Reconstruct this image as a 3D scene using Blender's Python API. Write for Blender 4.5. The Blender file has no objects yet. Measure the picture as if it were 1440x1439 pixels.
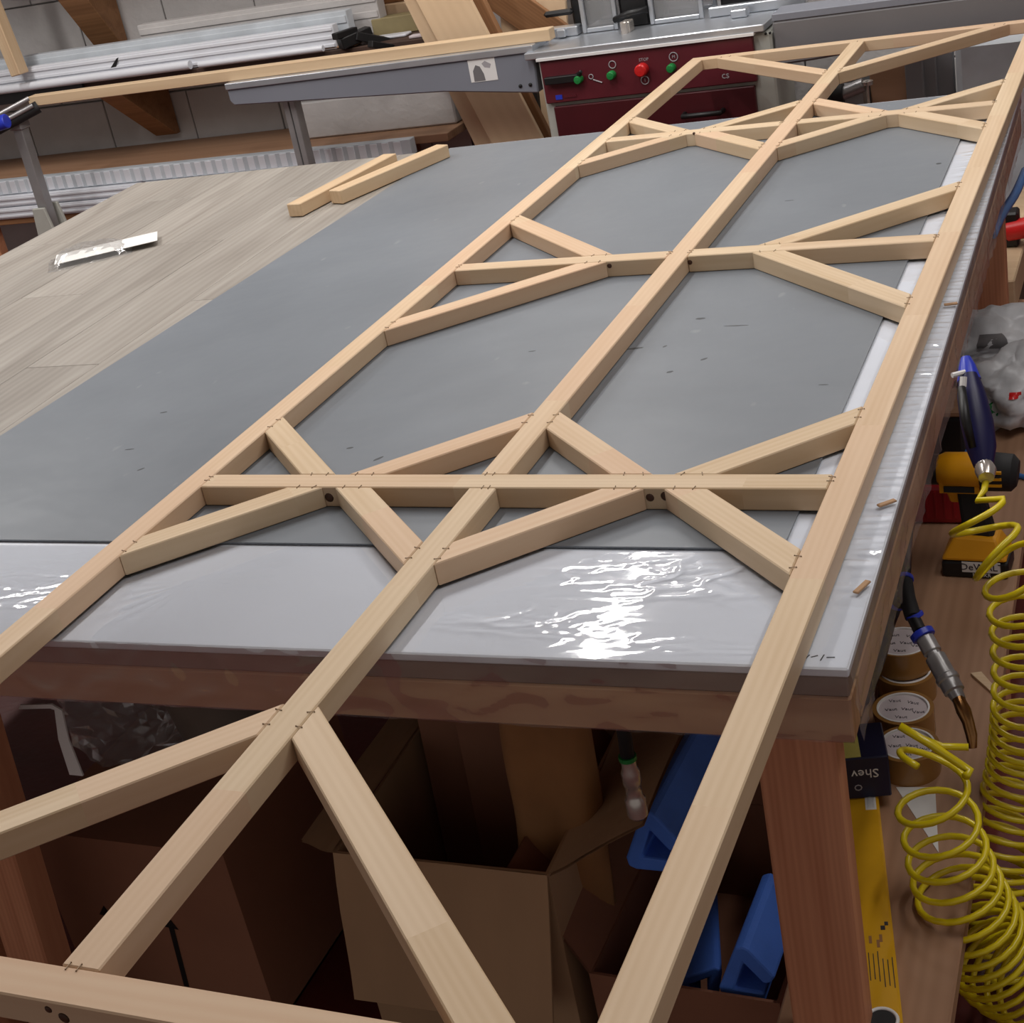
import bpy, bmesh, math, random
from mathutils import Vector, Matrix, noise, Euler
random.seed(7)
S = bpy.context.scene
C = S.collection

# ------------------------------------------------------------------ camera, world, lights, exposure
CAM = Vector((0.90118, -1.74148, 1.77125))
RM = Matrix(((0.9134, -0.0094, 0.4070), (0.3643, 0.4653, -0.8067), (-0.1818, 0.8851, 0.4284)))
FPX = 2122.0
cam_d = bpy.data.cameras.new('camera'); cam_d.sensor_width = 36.0; cam_d.lens = 36.0 * FPX / 1440.0
cam_d.clip_start = 0.05; cam_d.clip_end = 60
cam = bpy.data.objects.new('camera', cam_d); C.objects.link(cam)
q = RM.to_quaternion()
cam.matrix_world = Matrix.Translation(CAM) @ q.to_matrix().to_4x4()
S.camera = cam
S.view_settings.view_transform = 'Standard'; S.view_settings.look = 'None'
S.view_settings.gamma = 1.0; S.view_settings.use_curve_mapping = False
S.view_settings.exposure = -0.12
W = bpy.data.worlds.new('world'); S.world = W; W.use_nodes = True
bg = W.node_tree.nodes['Background']; bg.inputs[0].default_value = (1.0, 0.95, 0.92, 1); bg.inputs[1].default_value = 0.33

def area(name, loc, sx, sy, power, col=(1, 0.97, 0.94)):
    l = bpy.data.lights.new(name, 'AREA'); l.shape = 'RECTANGLE'; l.size = sx; l.size_y = sy; l.energy = power; l.color = col
    o = bpy.data.objects.new(name, l); C.objects.link(o); o.location = loc
    return o
for (lx, ly, pw) in ((-3.3, 1.7, 44), (-2.4, 0.6, 24), (-0.9, 1.2, 36), (0.25, 2.2, 18), (-1.2, 3.3, 24), (0.7, 3.7, 20), (1.75, 0.5, 17), (1.0, -0.3, 10)):
    area('ceiling_lamp', (lx, ly, 3.05), 0.10, 1.5, pw)

def ray(px, py):
    return RM @ Vector((px - 720.0, -(py - 719.5), -FPX))
def az(px, py, z):
    d = ray(px, py); return CAM + d * ((z - CAM.z) / d.z)
def ay(px, py, y):
    d = ray(px, py); return CAM + d * ((y - CAM.y) / d.y)
def ad(px, py, dep):
    return CAM + ray(px, py) * (dep / FPX)

# ------------------------------------------------------------------ materials
def lin(c):
    return tuple(((v / 255) / 12.92 if v / 255 <= 0.04045 else ((v / 255 + 0.055) / 1.055) ** 2.4) for v in c) + (1.0,)

def new_mat(name):
    m = bpy.data.materials.new(name); m.use_nodes = True
    nt = m.node_tree; b = nt.nodes['Principled BSDF']
    return m, nt, b

def N(nt, t, **kw):
    n = nt.nodes.new(t)
    for k, v in kw.items():
        setattr(n, k, v)
    return n

def plain(name, col, rough=0.5, metal=0.0, var=0.06, scale=12.0, bump=0.0, bscale=60.0, spec=0.5, stretch=None):
    """even colour with a little mottling and optional fine relief"""
    m, nt, b = new_mat(name)
    tc = N(nt, 'ShaderNodeTexCoord'); nz = N(nt, 'ShaderNodeTexNoise'); nz.inputs['Scale'].default_value = scale; nz.inputs['Detail'].default_value = 5
    src = tc.outputs['Object']
    if stretch:
        mp = N(nt, 'ShaderNodeMapping'); mp.inputs['Scale'].default_value = stretch; nt.links.new(src, mp.inputs[0]); src = mp.outputs[0]
    nt.links.new(src, nz.inputs['Vector'])
    r = N(nt, 'ShaderNodeValToRGB'); c = lin(col)
    r.color_ramp.elements[0].position = 0.3; r.color_ramp.elements[1].position = 0.7
    r.color_ramp.elements[0].color = tuple(max(0, v * (1 - var * 2)) for v in c[:3]) + (1,)
    r.color_ramp.elements[1].color = tuple(min(1, v * (1 + var * 2)) for v in c[:3]) + (1,)
    nt.links.new(nz.outputs[0], r.inputs[0]); nt.links.new(r.outputs[0], b.inputs['Base Color'])
    b.inputs['Roughness'].default_value = rough; b.inputs['Metallic'].default_value = metal
    b.inputs['Specular IOR Level'].default_value = spec
    if bump:
        n2 = N(nt, 'ShaderNodeTexNoise'); n2.inputs['Scale'].default_value = bscale; n2.inputs['Detail'].default_value = 4
        nt.links.new(src, n2.inputs['Vector'])
        bp = N(nt, 'ShaderNodeBump'); bp.inputs['Strength'].default_value = bump; bp.inputs['Distance'].default_value = 0.01
        nt.links.new(n2.outputs[0], bp.inputs['Height']); nt.links.new(bp.outputs[0], b.inputs['Normal'])
    return m

def wood(name, c1, c2, c3=None, gx=1.2, gy=22.0, rough=0.55, joint=0.0, tone=0.06, bump=0.12, knots=0.0, spec=0.3, wave=0.14):
    """grain runs along local x; tone differs from piece to piece; 'joint' gives finger-jointed lengths of differing tone"""
    m, nt, b = new_mat(name); L = nt.links.new
    tc = N(nt, 'ShaderNodeTexCoord'); oi = N(nt, 'ShaderNodeObjectInfo')
    mul = N(nt, 'ShaderNodeMath', operation='MULTIPLY'); mul.inputs[1].default_value = 37.0; L(oi.outputs['Random'], mul.inputs[0])
    cmb = N(nt, 'ShaderNodeCombineXYZ'); L(mul.outputs[0], cmb.inputs[0]); L(mul.outputs[0], cmb.inputs[1]); L(mul.outputs[0], cmb.inputs[2])
    add = N(nt, 'ShaderNodeVectorMath', operation='ADD'); L(tc.outputs['Object'], add.inputs[0]); L(cmb.outputs[0], add.inputs[1])
    src = add.outputs[0]
    if joint:
        sx = N(nt, 'ShaderNodeSeparateXYZ'); L(src, sx.inputs[0])
        dv = N(nt, 'ShaderNodeMath', operation='DIVIDE'); L(sx.outputs[0], dv.inputs[0]); dv.inputs[1].default_value = 0.42
        fl = N(nt, 'ShaderNodeMath', operation='FLOOR'); L(dv.outputs[0], fl.inputs[0])
        wn = N(nt, 'ShaderNodeTexWhiteNoise', noise_dimensions='1D'); L(fl.outputs[0], wn.inputs['W'])
        c2v = N(nt, 'ShaderNodeVectorMath', operation='SCALE'); L(wn.outputs['Color'], c2v.inputs[0]); c2v.inputs['Scale'].default_value = 3.0
        ad2 = N(nt, 'ShaderNodeVectorMath', operation='ADD'); L(src, ad2.inputs[0]); L(c2v.outputs[0], ad2.inputs[1]); src2 = ad2.outputs[0]
    else:
        src2 = src
    mp = N(nt, 'ShaderNodeMapping'); mp.inputs['Scale'].default_value = (gx, gy, gy); L(src2, mp.inputs[0])
    n1 = N(nt, 'ShaderNodeTexNoise'); n1.inputs['Scale'].default_value = 1.0; n1.inputs['Detail'].default_value = 6; n1.inputs['Distortion'].default_value = 0.9
    L(mp.outputs[0], n1.inputs['Vector'])
    wv = N(nt, 'ShaderNodeTexWave', wave_type='BANDS', bands_direction='Y'); wv.inputs['Scale'].default_value = 1.3; wv.inputs['Distortion'].default_value = 7.0
    wv.inputs['Detail'].default_value = 2; wv.inputs['Detail Scale'].default_value = 0.6; L(mp.outputs[0], wv.inputs['Vector'])
    mixf = N(nt, 'ShaderNodeMath', operation='MULTIPLY_ADD'); L(wv.outputs['Fac'], mixf.inputs[0]); mixf.inputs[1].default_value = wave; L(n1.outputs[0], mixf.inputs[2])
    r = N(nt, 'ShaderNodeValToRGB'); e = r.color_ramp.elements
    e[0].position = 0.3; e[0].color = lin(c1); e[1].position = 0.82; e[1].color = lin(c2)
    L(mixf.outputs[0], r.inputs[0]); col = r.outputs[0]
    hsv = N(nt, 'ShaderNodeHueSaturation'); L(col, hsv.inputs['Color'])
    mr = N(nt, 'ShaderNodeMapRange'); mr.inputs['To Min'].default_value = 1 - tone; mr.inputs['To Max'].default_value = 1 + tone
    L(oi.outputs['Random'], mr.inputs[0]); L(mr.outputs[0], hsv.inputs['Value']); col = hsv.outputs[0]
    if joint and c3:
        mx = N(nt, 'ShaderNodeMix', data_type='RGBA'); pw = N(nt, 'ShaderNodeMath', operation='MULTIPLY'); L(wn.outputs['Value'], pw.inputs[0]); L(wn.outputs['Value'], pw.inputs[1])
        p2 = N(nt, 'ShaderNodeMath', operation='MULTIPLY'); L(pw.outputs[0], p2.inputs[0]); p2.inputs[1].default_value = joint
        L(p2.outputs[0], mx.inputs['Factor']); L(col, mx.inputs['A']); mx.inputs['B'].default_value = lin(c3); col = mx.outputs['Result']
    if knots:
        mk = N(nt, 'ShaderNodeMapping'); mk.inputs['Scale'].default_value = (knots, knots * 2.2, knots * 2.2); L(src, mk.inputs[0])
        vo = N(nt, 'ShaderNodeTexVoronoi'); vo.inputs['Scale'].default_value = 1.0; L(mk.outputs[0], vo.inputs['Vector'])
        kr = N(nt, 'ShaderNodeValToRGB'); kr.color_ramp.elements[0].position = 0.04; kr.color_ramp.elements[0].color = (1, 1, 1, 1)
        kr.color_ramp.elements[1].position = 0.11; kr.color_ramp.elements[1].color = (0, 0, 0, 1); L(vo.outputs['Distance'], kr.inputs[0])
        mx = N(nt, 'ShaderNodeMix', data_type='RGBA'); L(kr.outputs[0], mx.inputs['Factor']); L(col, mx.inputs['A']); mx.inputs['B'].default_value = lin((92, 56, 34)); col = mx.outputs['Result']
    L(col, b.inputs['Base Color']); b.inputs['Roughness'].default_value = rough; b.inputs['Specular IOR Level'].default_value = spec
    if bump:
        bp = N(nt, 'ShaderNodeBump'); bp.inputs['Strength'].default_value = bump; bp.inputs['Distance'].default_value = 0.004
        L(n1.outputs[0], bp.inputs['Height']); L(bp.outputs[0], b.inputs['Normal'])
    return m

M = {}
M['pine'] = wood('pine', (198, 171, 136), (217, 195, 165), (208, 168, 140), joint=0.5, tone=0.03, gy=24)
M['pine_pink'] = wood('pine_pink', (204, 168, 136), (216, 190, 160), tone=0.02, gy=16)
M['pine_old'] = wood('pine_old', (196, 166, 132), (212, 186, 152), tone=0.05)
M['beam_wood'] = wood('beam_wood', (172, 128, 96), (222, 180, 140), tone=0.05, gx=1.6, gy=14, rough=0.4, knots=1.6)
M['leg_wood'] = wood('leg_wood', (184, 120, 88), (214, 152, 116), tone=0.05, gx=1.4, gy=30, knots=1.8)
M['board_wood'] = wood('board_wood', (148, 112, 86), (174, 136, 108), tone=0.05, gx=1.1, gy=12)
M['bracket_wood'] = wood('bracket_wood', (130, 92, 62), (162, 118, 82), tone=0.05)
M['ply'] = wood('ply', (210, 180, 146), (222, 194, 160), tone=0.05, gx=2, gy=6)
M['greyplank'] = wood('greyplank', (134, 127, 119), (166, 160, 152), tone=0.11, gx=1.5, gy=11, rough=0.5, bump=0.06)
M['slab_edge'] = wood('slab_edge', (128, 108, 96), (164, 144, 130), tone=0.04, gx=3, gy=8, rough=0.45)
M['white_panel'] = plain('white_panel', (234, 238, 246), 0.35, var=0.015, scale=3)
M['white_pvc'] = plain('white_pvc', (222, 224, 230), 0.35, var=0.02, scale=5)
M['ribbed'] = plain('ribbed', (196, 202, 208), 0.3, var=0.06, scale=8)
M['wall'] = plain('wall', (192, 188, 186), 0.85, var=0.04, scale=6, bump=0.3, bscale=40)
M['mortar'] = plain('mortar', (168, 164, 162), 0.9, var=0.05)
M['floor'] = plain('floor', (96, 34, 28), 0.5, var=0.16, scale=3.5, bump=0.1)
M['ceiling'] = plain('ceiling', (205, 200, 195), 0.9, var=0.02)
M['saw_grey'] = plain('saw_grey', (128, 131, 141), 0.45, var=0.02, scale=3)
M['saw_dgrey'] = plain('saw_dgrey', (116, 114, 116), 0.45, var=0.03, scale=3)
M['saw_cream'] = plain('saw_cream', (176, 176, 168), 0.5, var=0.03)
M['alu'] = plain('alu', (196, 200, 206), 0.3, 0.75, var=0.03)
M['steel'] = plain('steel', (158, 156, 156), 0.32, 0.45, var=0.05)
M['chrome'] = plain('chrome', (206, 198, 190), 0.22, 0.7, var=0.05, scale=40)
M['brass'] = plain('brass', (150, 108, 66), 0.25, 0.9, var=0.05)
M['maroon'] = plain('maroon', (92, 28, 38), 0.4, var=0.04)
M['maroon_d'] = plain('maroon_d', (70, 14, 22), 0.4, var=0.04)
M['green'] = plain('green', (30, 128, 62), 0.35)
M['red'] = plain('red', (206, 36, 36), 0.3)
M['redcase'] = plain('redcase', (150, 26, 34), 0.35, var=0.05, scale=20)
M['black'] = plain('black', (20, 19, 20), 0.45)
M['rubber'] = plain('rubber', (30, 29, 30), 0.7)
M['darkbrown'] = plain('darkbrown', (70, 50, 40), 0.7, var=0.08)
M['white'] = plain('white', (232, 230, 228), 0.5, var=0.01)
M['paper'] = plain('paper', (226, 224, 220), 0.7, var=0.02)
M['disc'] = plain('disc', (204, 192, 194), 0.6, var=0.03)
M['ink'] = plain('ink', (46, 38, 46), 0.6)
M['sign_grey'] = plain('sign_grey', (168, 164, 168), 0.5)
M['navy'] = plain('navy', (20, 22, 52), 0.4, var=0.05)
M['dullyellow'] = plain('dullyellow', (150, 136, 98), 0.7)
M['paleyellow'] = plain('paleyellow', (196, 184, 96), 0.5)
M['yellow'] = plain('yellow', (214, 160, 22), 0.4, var=0.05, scale=8)
M['hose_y'] = plain('hose_y', (226, 204, 22), 0.28, var=0.03, spec=0.6)
M['drill_y'] = plain('drill_y', (232, 160, 20), 0.4, var=0.03)
M['blue'] = plain('blue', (44, 62, 190), 0.35, var=0.05)
M['gunblue'] = plain('gunblue', (24, 22, 70), 0.4, var=0.08)
M['hose_b'] = plain('hose_b', (62, 112, 178), 0.35)
M['foam'] = plain('foam', (78, 126, 226), 0.7, var=0.05, bump=0.1, bscale=200)
M['card'] = plain('card', (172, 136, 102), 0.8, var=0.07, scale=5, bump=0.12, bscale=30, stretch=(1, 1, 0.3))
M['card_d'] = plain('card_d', (142, 94, 70), 0.8, var=0.06, scale=4, bump=0.1, bscale=30)
M['kraft'] = plain('kraft', (150, 104, 62), 0.75, var=0.09, scale=7, bump=0.2, bscale=18)
M['tape'] = plain('tape', (150, 108, 58), 0.22, var=0.04, spec=0.6)
M['greybag'] = plain('greybag', (206, 207, 210), 0.38, var=0.10, scale=9, bump=0.35, bscale=16)
M['bucket'] = plain('bucket', (120, 108, 98), 0.5)
M['knot'] = plain('knot', (70, 40, 22), 0.6, var=0.2, scale=90)
M['staple'] = plain('staple', (112, 92, 70), 0.4, 0.7)
M['stain'] = plain('stain', (60, 62, 66), 0.5)

def grey_sheet():
    m, nt, b = new_mat('grey_sheet'); L = nt.links.new
    tc = N(nt, 'ShaderNodeTexCoord')
    n1 = N(nt, 'ShaderNodeTexNoise'); n1.inputs['Scale'].default_value = 2.4; n1.inputs['Detail'].default_value = 7; L(tc.outputs['Object'], n1.inputs['Vector'])
    r = N(nt, 'ShaderNodeValToRGB'); r.color_ramp.elements[0].position = 0.3; r.color_ramp.elements[0].color = lin((108, 114, 121))
    r.color_ramp.elements[1].position = 0.72; r.color_ramp.elements[1].color = lin((120, 126, 133)); L(n1.outputs[0], r.inputs[0])
    vo = N(nt, 'ShaderNodeTexNoise'); vo.inputs['Scale'].default_value = 15.0; vo.inputs['Detail'].default_value = 1.5
    mp = N(nt, 'ShaderNodeMapping'); mp.inputs['Scale'].default_value = (1.7, 0.8, 1); mp.inputs['Rotation'].default_value = (0, 0, 0.5); L(tc.outputs['Object'], mp.inputs[0]); L(mp.outputs[0], vo.inputs['Vector'])
    k = N(nt, 'ShaderNodeValToRGB'); k.color_ramp.elements[0].position = 0.73; k.color_ramp.elements[0].color = (0, 0, 0, 1); k.color_ramp.elements[1].position = 0.78; k.color_ramp.elements[1].color = (0.6, 0.6, 0.6, 1); L(vo.outputs[0], k.inputs[0])
    mx = N(nt, 'ShaderNodeMix', data_type='RGBA'); L(k.outputs[0], mx.inputs['Factor']); L(r.outputs[0], mx.inputs['A']); mx.inputs['B'].default_value = lin((140, 144, 148))
    L(mx.outputs['Result'], b.inputs['Base Color'])
    n3 = N(nt, 'ShaderNodeTexNoise'); n3.inputs['Scale'].default_value = 5; n3.inputs['Detail'].default_value = 3; L(tc.outputs['Object'], n3.inputs['Vector'])
    bp = N(nt, 'ShaderNodeBump'); bp.inputs['Strength'].default_value = 0.5; bp.inputs['Distance'].default_value = 0.01; L(n3.outputs[0], bp.inputs['Height']); L(bp.outputs[0], b.inputs['Normal'])
    b.inputs['Roughness'].default_value = 0.42
    return m
M['grey_sheet'] = grey_sheet()

def clear_film(name, haze=0.04, rough=0.07, gl=1.6, tint=(1, 1, 1, 1)):
    m = bpy.data.materials.new(name); m.use_nodes = True; nt = m.node_tree; nt.nodes.clear(); L = nt.links.new
    out = N(nt, 'ShaderNodeOutputMaterial'); tr = N(nt, 'ShaderNodeBsdfTransparent'); tr.inputs[0].default_value = tint
    gls = N(nt, 'ShaderNodeBsdfGlossy'); gls.inputs['Roughness'].default_value = rough
    df = N(nt, 'ShaderNodeBsdfDiffuse'); df.inputs[0].default_value = (0.8, 0.8, 0.8, 1)
    fr = N(nt, 'ShaderNodeFresnel'); fr.inputs['IOR'].default_value = 1.45
    mu = N(nt, 'ShaderNodeMath', operation='MULTIPLY', use_clamp=True); mu.inputs[1].default_value = gl; L(fr.outputs[0], mu.inputs[0])
    m1 = N(nt, 'ShaderNodeMixShader'); m1.inputs[0].default_value = haze; L(tr.outputs[0], m1.inputs[1]); L(df.outputs[0], m1.inputs[2])
    m2 = N(nt, 'ShaderNodeMixShader'); L(mu.outputs[0], m2.inputs[0]); L(m1.outputs[0], m2.inputs[1]); L(gls.outputs[0], m2.inputs[2])
    L(m2.outputs[0], out.inputs[0])
    return m
M['film'] = clear_film('film', 0.02, 0.055, 1.5)
M['film_side'] = clear_film('film_side', 0.09, 0.2, 0.45)
M['clear'] = clear_film('clear', 0.10, 0.12, 0.45)
M['smoked'] = clear_film('smoked', 0.22, 0.12, 1.2, (0.72, 0.72, 0.74, 1))

# ------------------------------------------------------------------ mesh helpers
class MB:
    def __init__(s): s.v = []; s.f = []; s.m = []
    def add(s, vs, fs, mi=0):
        o = len(s.v); s.v += [Vector(p) for p in vs]; s.f += [[i + o for i in f] for f in fs]; s.m += [mi] * len(fs); return s
    def box(s, c, d, R=None, mi=0):
        c = Vector(c); hx, hy, hz = d[0] / 2, d[1] / 2, d[2] / 2
        vs = [Vector((x, y, z)) for z in (-hz, hz) for (x, y) in ((-hx, -hy), (hx, -hy), (hx, hy), (-hx, hy))]
        if R is not None: vs = [R @ p for p in vs]
        return s.add([p + c for p in vs], [[3, 2, 1, 0], [4, 5, 6, 7], [0, 1, 5, 4], [1, 2, 6, 5], [2, 3, 7, 6], [3, 0, 4, 7]], mi)
    def hexa(s, lo, hi, mi=0):
        n = len(lo)
        return s.add(list(lo) + list(hi), [list(range(n))[::-1], list(range(n, 2 * n))] + [[i, (i + 1) % n, n + (i + 1) % n, n + i] for i in range(n)], mi)
    def prism(s, poly, z0, z1, mi=0):
        return s.hexa([(p[0], p[1], z0) for p in poly], [(p[0], p[1], z1) for p in poly], mi)
    def prof(s, poly, y0, y1, mi=0):              # profile in x,z pushed along y
        return s.hexa([(p[0], y0, p[1]) for p in poly], [(p[0], y1, p[1]) for p in poly], mi)
    def tube(s, path, r, seg=10, caps=True, mi=0):
        path = [Vector(p) for p in path]; n = len(path); rs = r if isinstance(r, (list, tuple)) else [r] * n
        t = (path[1] - path[0]).normalized(); up = Vector((0, 0, 1)) if abs(t.z) < 0.9 else Vector((1, 0, 0))
        u = t.cross(up).normalized(); vs = []
        for i in range(n):
            tt = (path[min(i + 1, n - 1)] - path[max(i - 1, 0)]).normalized()
            u = (u - tt * u.dot(tt)).normalized(); w = tt.cross(u)
            for k in range(seg):
                a = 2 * math.pi * k / seg; vs.append(path[i] + (u * math.cos(a) + w * math.sin(a)) * rs[i])
        fs = [[i * seg + k, i * seg + (k + 1) % seg, (i + 1) * seg + (k + 1) % seg, (i + 1) * seg + k] for i in range(n - 1) for k in range(seg)]
        if caps: fs += [list(range(seg))[::-1], [(n - 1) * seg + k for k in range(seg)]]
        return s.add(vs, fs, mi)
    def lathe(s, prof, seg=24, org=(0, 0, 0), mi=0, R=None):
        vs = []; o = Vector(org)
        for (r, z) in prof:
            for k in range(seg):
                a = 2 * math.pi * k / seg; p = Vector((r * math.cos(a), r * math.sin(a), z)); vs.append((R @ p if R is not None else p) + o)
        n = len(prof)
        fs = [[i * seg + k, i * seg + (k + 1) % seg, (i + 1) * seg + (k + 1) % seg, (i + 1) * seg + k] for i in range(n - 1) for k in range(seg)]
        if prof[0][0] > 1e-6: fs.append(list(range(seg))[::-1])
        if prof[-1][0] > 1e-6: fs.append([(n - 1) * seg + k for k in range(seg)])
        return s.add(vs, fs, mi)
    def grid(s, fn, nu, nv, mi=0):
        vs = [fn(i / nu, j / nv) for j in range(nv + 1) for i in range(nu + 1)]
        return s.add(vs, [[j * (nu + 1) + i, j * (nu + 1) + i + 1, (j + 1) * (nu + 1) + i + 1, (j + 1) * (nu + 1) + i] for j in range(nv) for i in range(nu)], mi)

def mesh_from(name, mb, mats, bevel=0.0, smooth=False, seg=1):
    me = bpy.data.meshes.new(name); me.from_pydata([tuple(p) for p in mb.v], [], mb.f)
    for m in (mats if isinstance(mats, (list, tuple)) else [mats]): me.materials.append(M[m])
    if any(mb.m): me.polygons.foreach_set('material_index', mb.m)
    bm = bmesh.new(); bm.from_mesh(me); bmesh.ops.recalc_face_normals(bm, faces=bm.faces)
    if bevel:
        es = [e for e in bm.edges if len(e.link_faces) == 2 and e.calc_face_angle(0) > 0.6]
        bmesh.ops.bevel(bm, geom=es, offset=bevel, segments=seg, profile=0.5, affect='EDGES', clamp_overlap=True)
    bm.to_mesh(me); bm.free()
    if smooth:
        for p in me.polygons: p.use_smooth = True
        if smooth == 'auto': me.set_sharp_from_angle(angle=0.7)
    return me

def obj(name, mb, mats, parent=None, bevel=0.0, smooth=False, seg=1, loc=None, rot=None, recenter=None):
    """links ONE mesh object; vertices are in the parent's frame (or the world's)"""
    base = Vector((0, 0, 0))
    if recenter is None: recenter = parent is None
    if recenter and loc is None and mb.v:
        xs = [p.x for p in mb.v]; ys = [p.y for p in mb.v]; zs = [p.z for p in mb.v]
        base = Vector(((min(xs) + max(xs)) / 2, (min(ys) + max(ys)) / 2, min(zs))); mb.v = [p - base for p in mb.v]
    o = bpy.data.objects.new(name, mesh_from(name, mb, mats, bevel, smooth, seg)); C.objects.link(o)
    o.location = base if loc is None else loc
    if rot is not None: o.rotation_euler = rot
    if parent is not None: o.parent = parent
    return o

def tag(o, label, cat, group=None, kind=None):
    o['label'] = label; o['category'] = cat
    if group: o['group'] = group
    if kind: o['kind'] = kind
    return o
def thing(name, label, cat, loc=(0, 0, 0), rot=(0, 0, 0), group=None):
    o = bpy.data.objects.new(name, None); o.empty_display_size = 0.05; C.objects.link(o)
    o.location = loc; o.rotation_euler = rot
    return tag(o, label, cat, group)
def copy_of(o, parent=None, loc=None, rot=None):
    c = o.copy(); C.objects.link(c); c.parent = parent
    if loc is not None: c.location = loc
    if rot is not None: c.rotation_euler = rot
    return c
def stick(name, a, b, w, h, mats, parent=None, bevel=0.0015, up=(0, 0, 1), off=(0, 0, 0), taper=1.0):
    """a bar from a to b (centre line), width w across, height h along up; own local x runs along its length (grain)"""
    a = Vector(a); b = Vector(b); x = (b - a).normalized(); upv = Vector(up) if abs(x.z) < 0.9 else Vector((0, 1, 0))
    y = upv.cross(x).normalized(); z = x.cross(y); L = (b - a).length
    mb = MB().box((0, 0, 0), (L, w, h))
    o = bpy.data.objects.new(name, mesh_from(name, mb, mats, bevel)); C.objects.link(o)
    Mx = Matrix((x, y, z)).transposed().to_4x4(); Mx.translation = (a + b) / 2
    if parent is not None:
        o.parent = parent; pl = parent.matrix_basis
        Mx = pl.inverted() @ Mx if off is None else Mx
    o.matrix_basis = Mx
    return o
def text_mesh(name, body, size, mat, parent=None, loc=(0, 0, 0), rot=(0, 0, 0), ext=0.0004, align='CENTER'):
    cu = bpy.data.curves.new(name, 'FONT'); cu.body = body; cu.size = size; cu.extrude = ext; cu.align_x = align; cu.align_y = 'CENTER'; cu.resolution_u = 2
    t = bpy.data.objects.new(name, cu); me = bpy.data.meshes.new_from_object(t); bpy.data.objects.remove(t)
    me.materials.clear(); me.materials.append(M[mat])
    o = bpy.data.objects.new(name, me); C.objects.link(o); o.location = loc; o.rotation_euler = rot; o.parent = parent
    return o
def local(o, p):
    return o.matrix_basis.inverted() @ Vector(p)

# ------------------------------------------------------------------ the setting
PI = math.pi
def struct(name, mb, mats, **k):
    o = obj(name, mb, mats, recenter=False, **k); o['kind'] = 'structure'; return o
struct('floor', MB().box((-0.5, 1.0, -0.05), (20, 12, 0.1)), 'floor')
struct('ceiling', MB().box((-0.5, 1.0, 3.25), (20, 12, 0.1)), 'ceiling')
WY = 3.78
wall = struct('wall_back', MB().box((-0.5, WY + 0.11, 1.6), (20, 0.2, 3.2)), 'mortar')
bm_block = mesh_from('block', MB().box((0, 0, 0), (0.434, 0.03, 0.209)), 'wall', 0.003)
first = None
for r in range(0, 8):
    for c in range(28):
        x = -7.4 + c * 0.44 + (0.22 if r % 2 else 0); z = 0.11 + r * 0.215
        o = bpy.data.objects.new('block', bm_block); C.objects.link(o); o.parent = wall
        o.location = (x, WY + 0.0 + random.uniform(-0.001, 0.001), z)
struct('trim_1', MB().box((-0.5, WY + 0.004, 2.47), (20, 0.012, 1.46)), 'wall')

# ------------------------------------------------------------------ workbench
ZT = 0.862
bench = thing('workbench', 'large white-topped workbench with brown timber rails and legs, under the lattice frame', 'workbench', (0.573, -0.382, 0), (0, 0, 0.028))
BW, BD = 1.47, 2.645
SK = 0.021                                   # the right edge runs a little out of square
obj('top_panel', MB().prism([(-BW, 0), (0, 0), (SK, BD), (-BW, BD)], ZT - 0.012, ZT), 'white_panel', bench, 0.002)
sl = bpy.data.objects.new('slab', mesh_from('slab', MB().prism([(-BW, 0.002), (-0.002, 0.002), (SK - 0.002, BD - 0.002), (-BW, BD - 0.002)], -0.013, 0.013), 'slab_edge', 0.002)); C.objects.link(sl); sl.parent = bench; sl.location = (0, 0, ZT - 0.0255)
def rail(a, b, w=0.045, h=0.06, name='rail', mat='beam_wood', bev=0.003):
    return stick(name, a, b, w, h, mat, bench, bev)
ZR = ZT - 0.0395 - 0.03
rail((-BW, 0.024, ZR), (-0.001, 0.024, ZR)); rail((-BW, BD - 0.024, ZR), (-0.001, BD - 0.024, ZR))
rail((-0.0235, 0.048, ZR), (-0.0235 + SK, BD - 0.048, ZR)); rail((-BW + 0.024, 0.048, ZR), (-BW + 0.024, BD - 0.048, ZR))
ZL = ZR - 0.03
rail((-0.072, 0.036, ZL), (-0.072, 0.036, 0.0), 0.092, 0.048, 'leg', 'leg_wood')
rail((-0.075, BD - 0.06, ZL), (-0.075, BD - 0.06, 0), 0.092, 0.06, 'leg', 'leg_wood')
lt = local(bench, (-0.755, -0.345, 0.0)); lb = local(bench, (-0.835, -0.345, 0.0))
rail((lt.x, 0.06, ZL), (lb.x, 0.06, 0), 0.082, 0.06, 'leg', 'leg_wood')
rail((-BW + 0.06, BD - 0.06, ZL), (-BW + 0.06, BD - 0.06, 0), 0.06, 0.09, 'leg', 'leg_wood')
for (dx, dy, L_, a) in ((-0.062, 0.02, 0.012, 1.3), (-0.054, 0.021, 0.010, 0.2), (-0.048, 0.019, 0.012, 1.2), (-0.040, 0.022, 0.008, 0.5), (-0.031, 0.020, 0.012, 1.4), (-0.022, 0.021, 0.009, 0.1)):
    obj('pencil_mark', MB().box((0, 0, 0), (L_, 0.0012, 0.0006)), 'stain', bench, loc=(dx, dy, ZT + 0.0004), rot=(0, 0, a))
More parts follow.
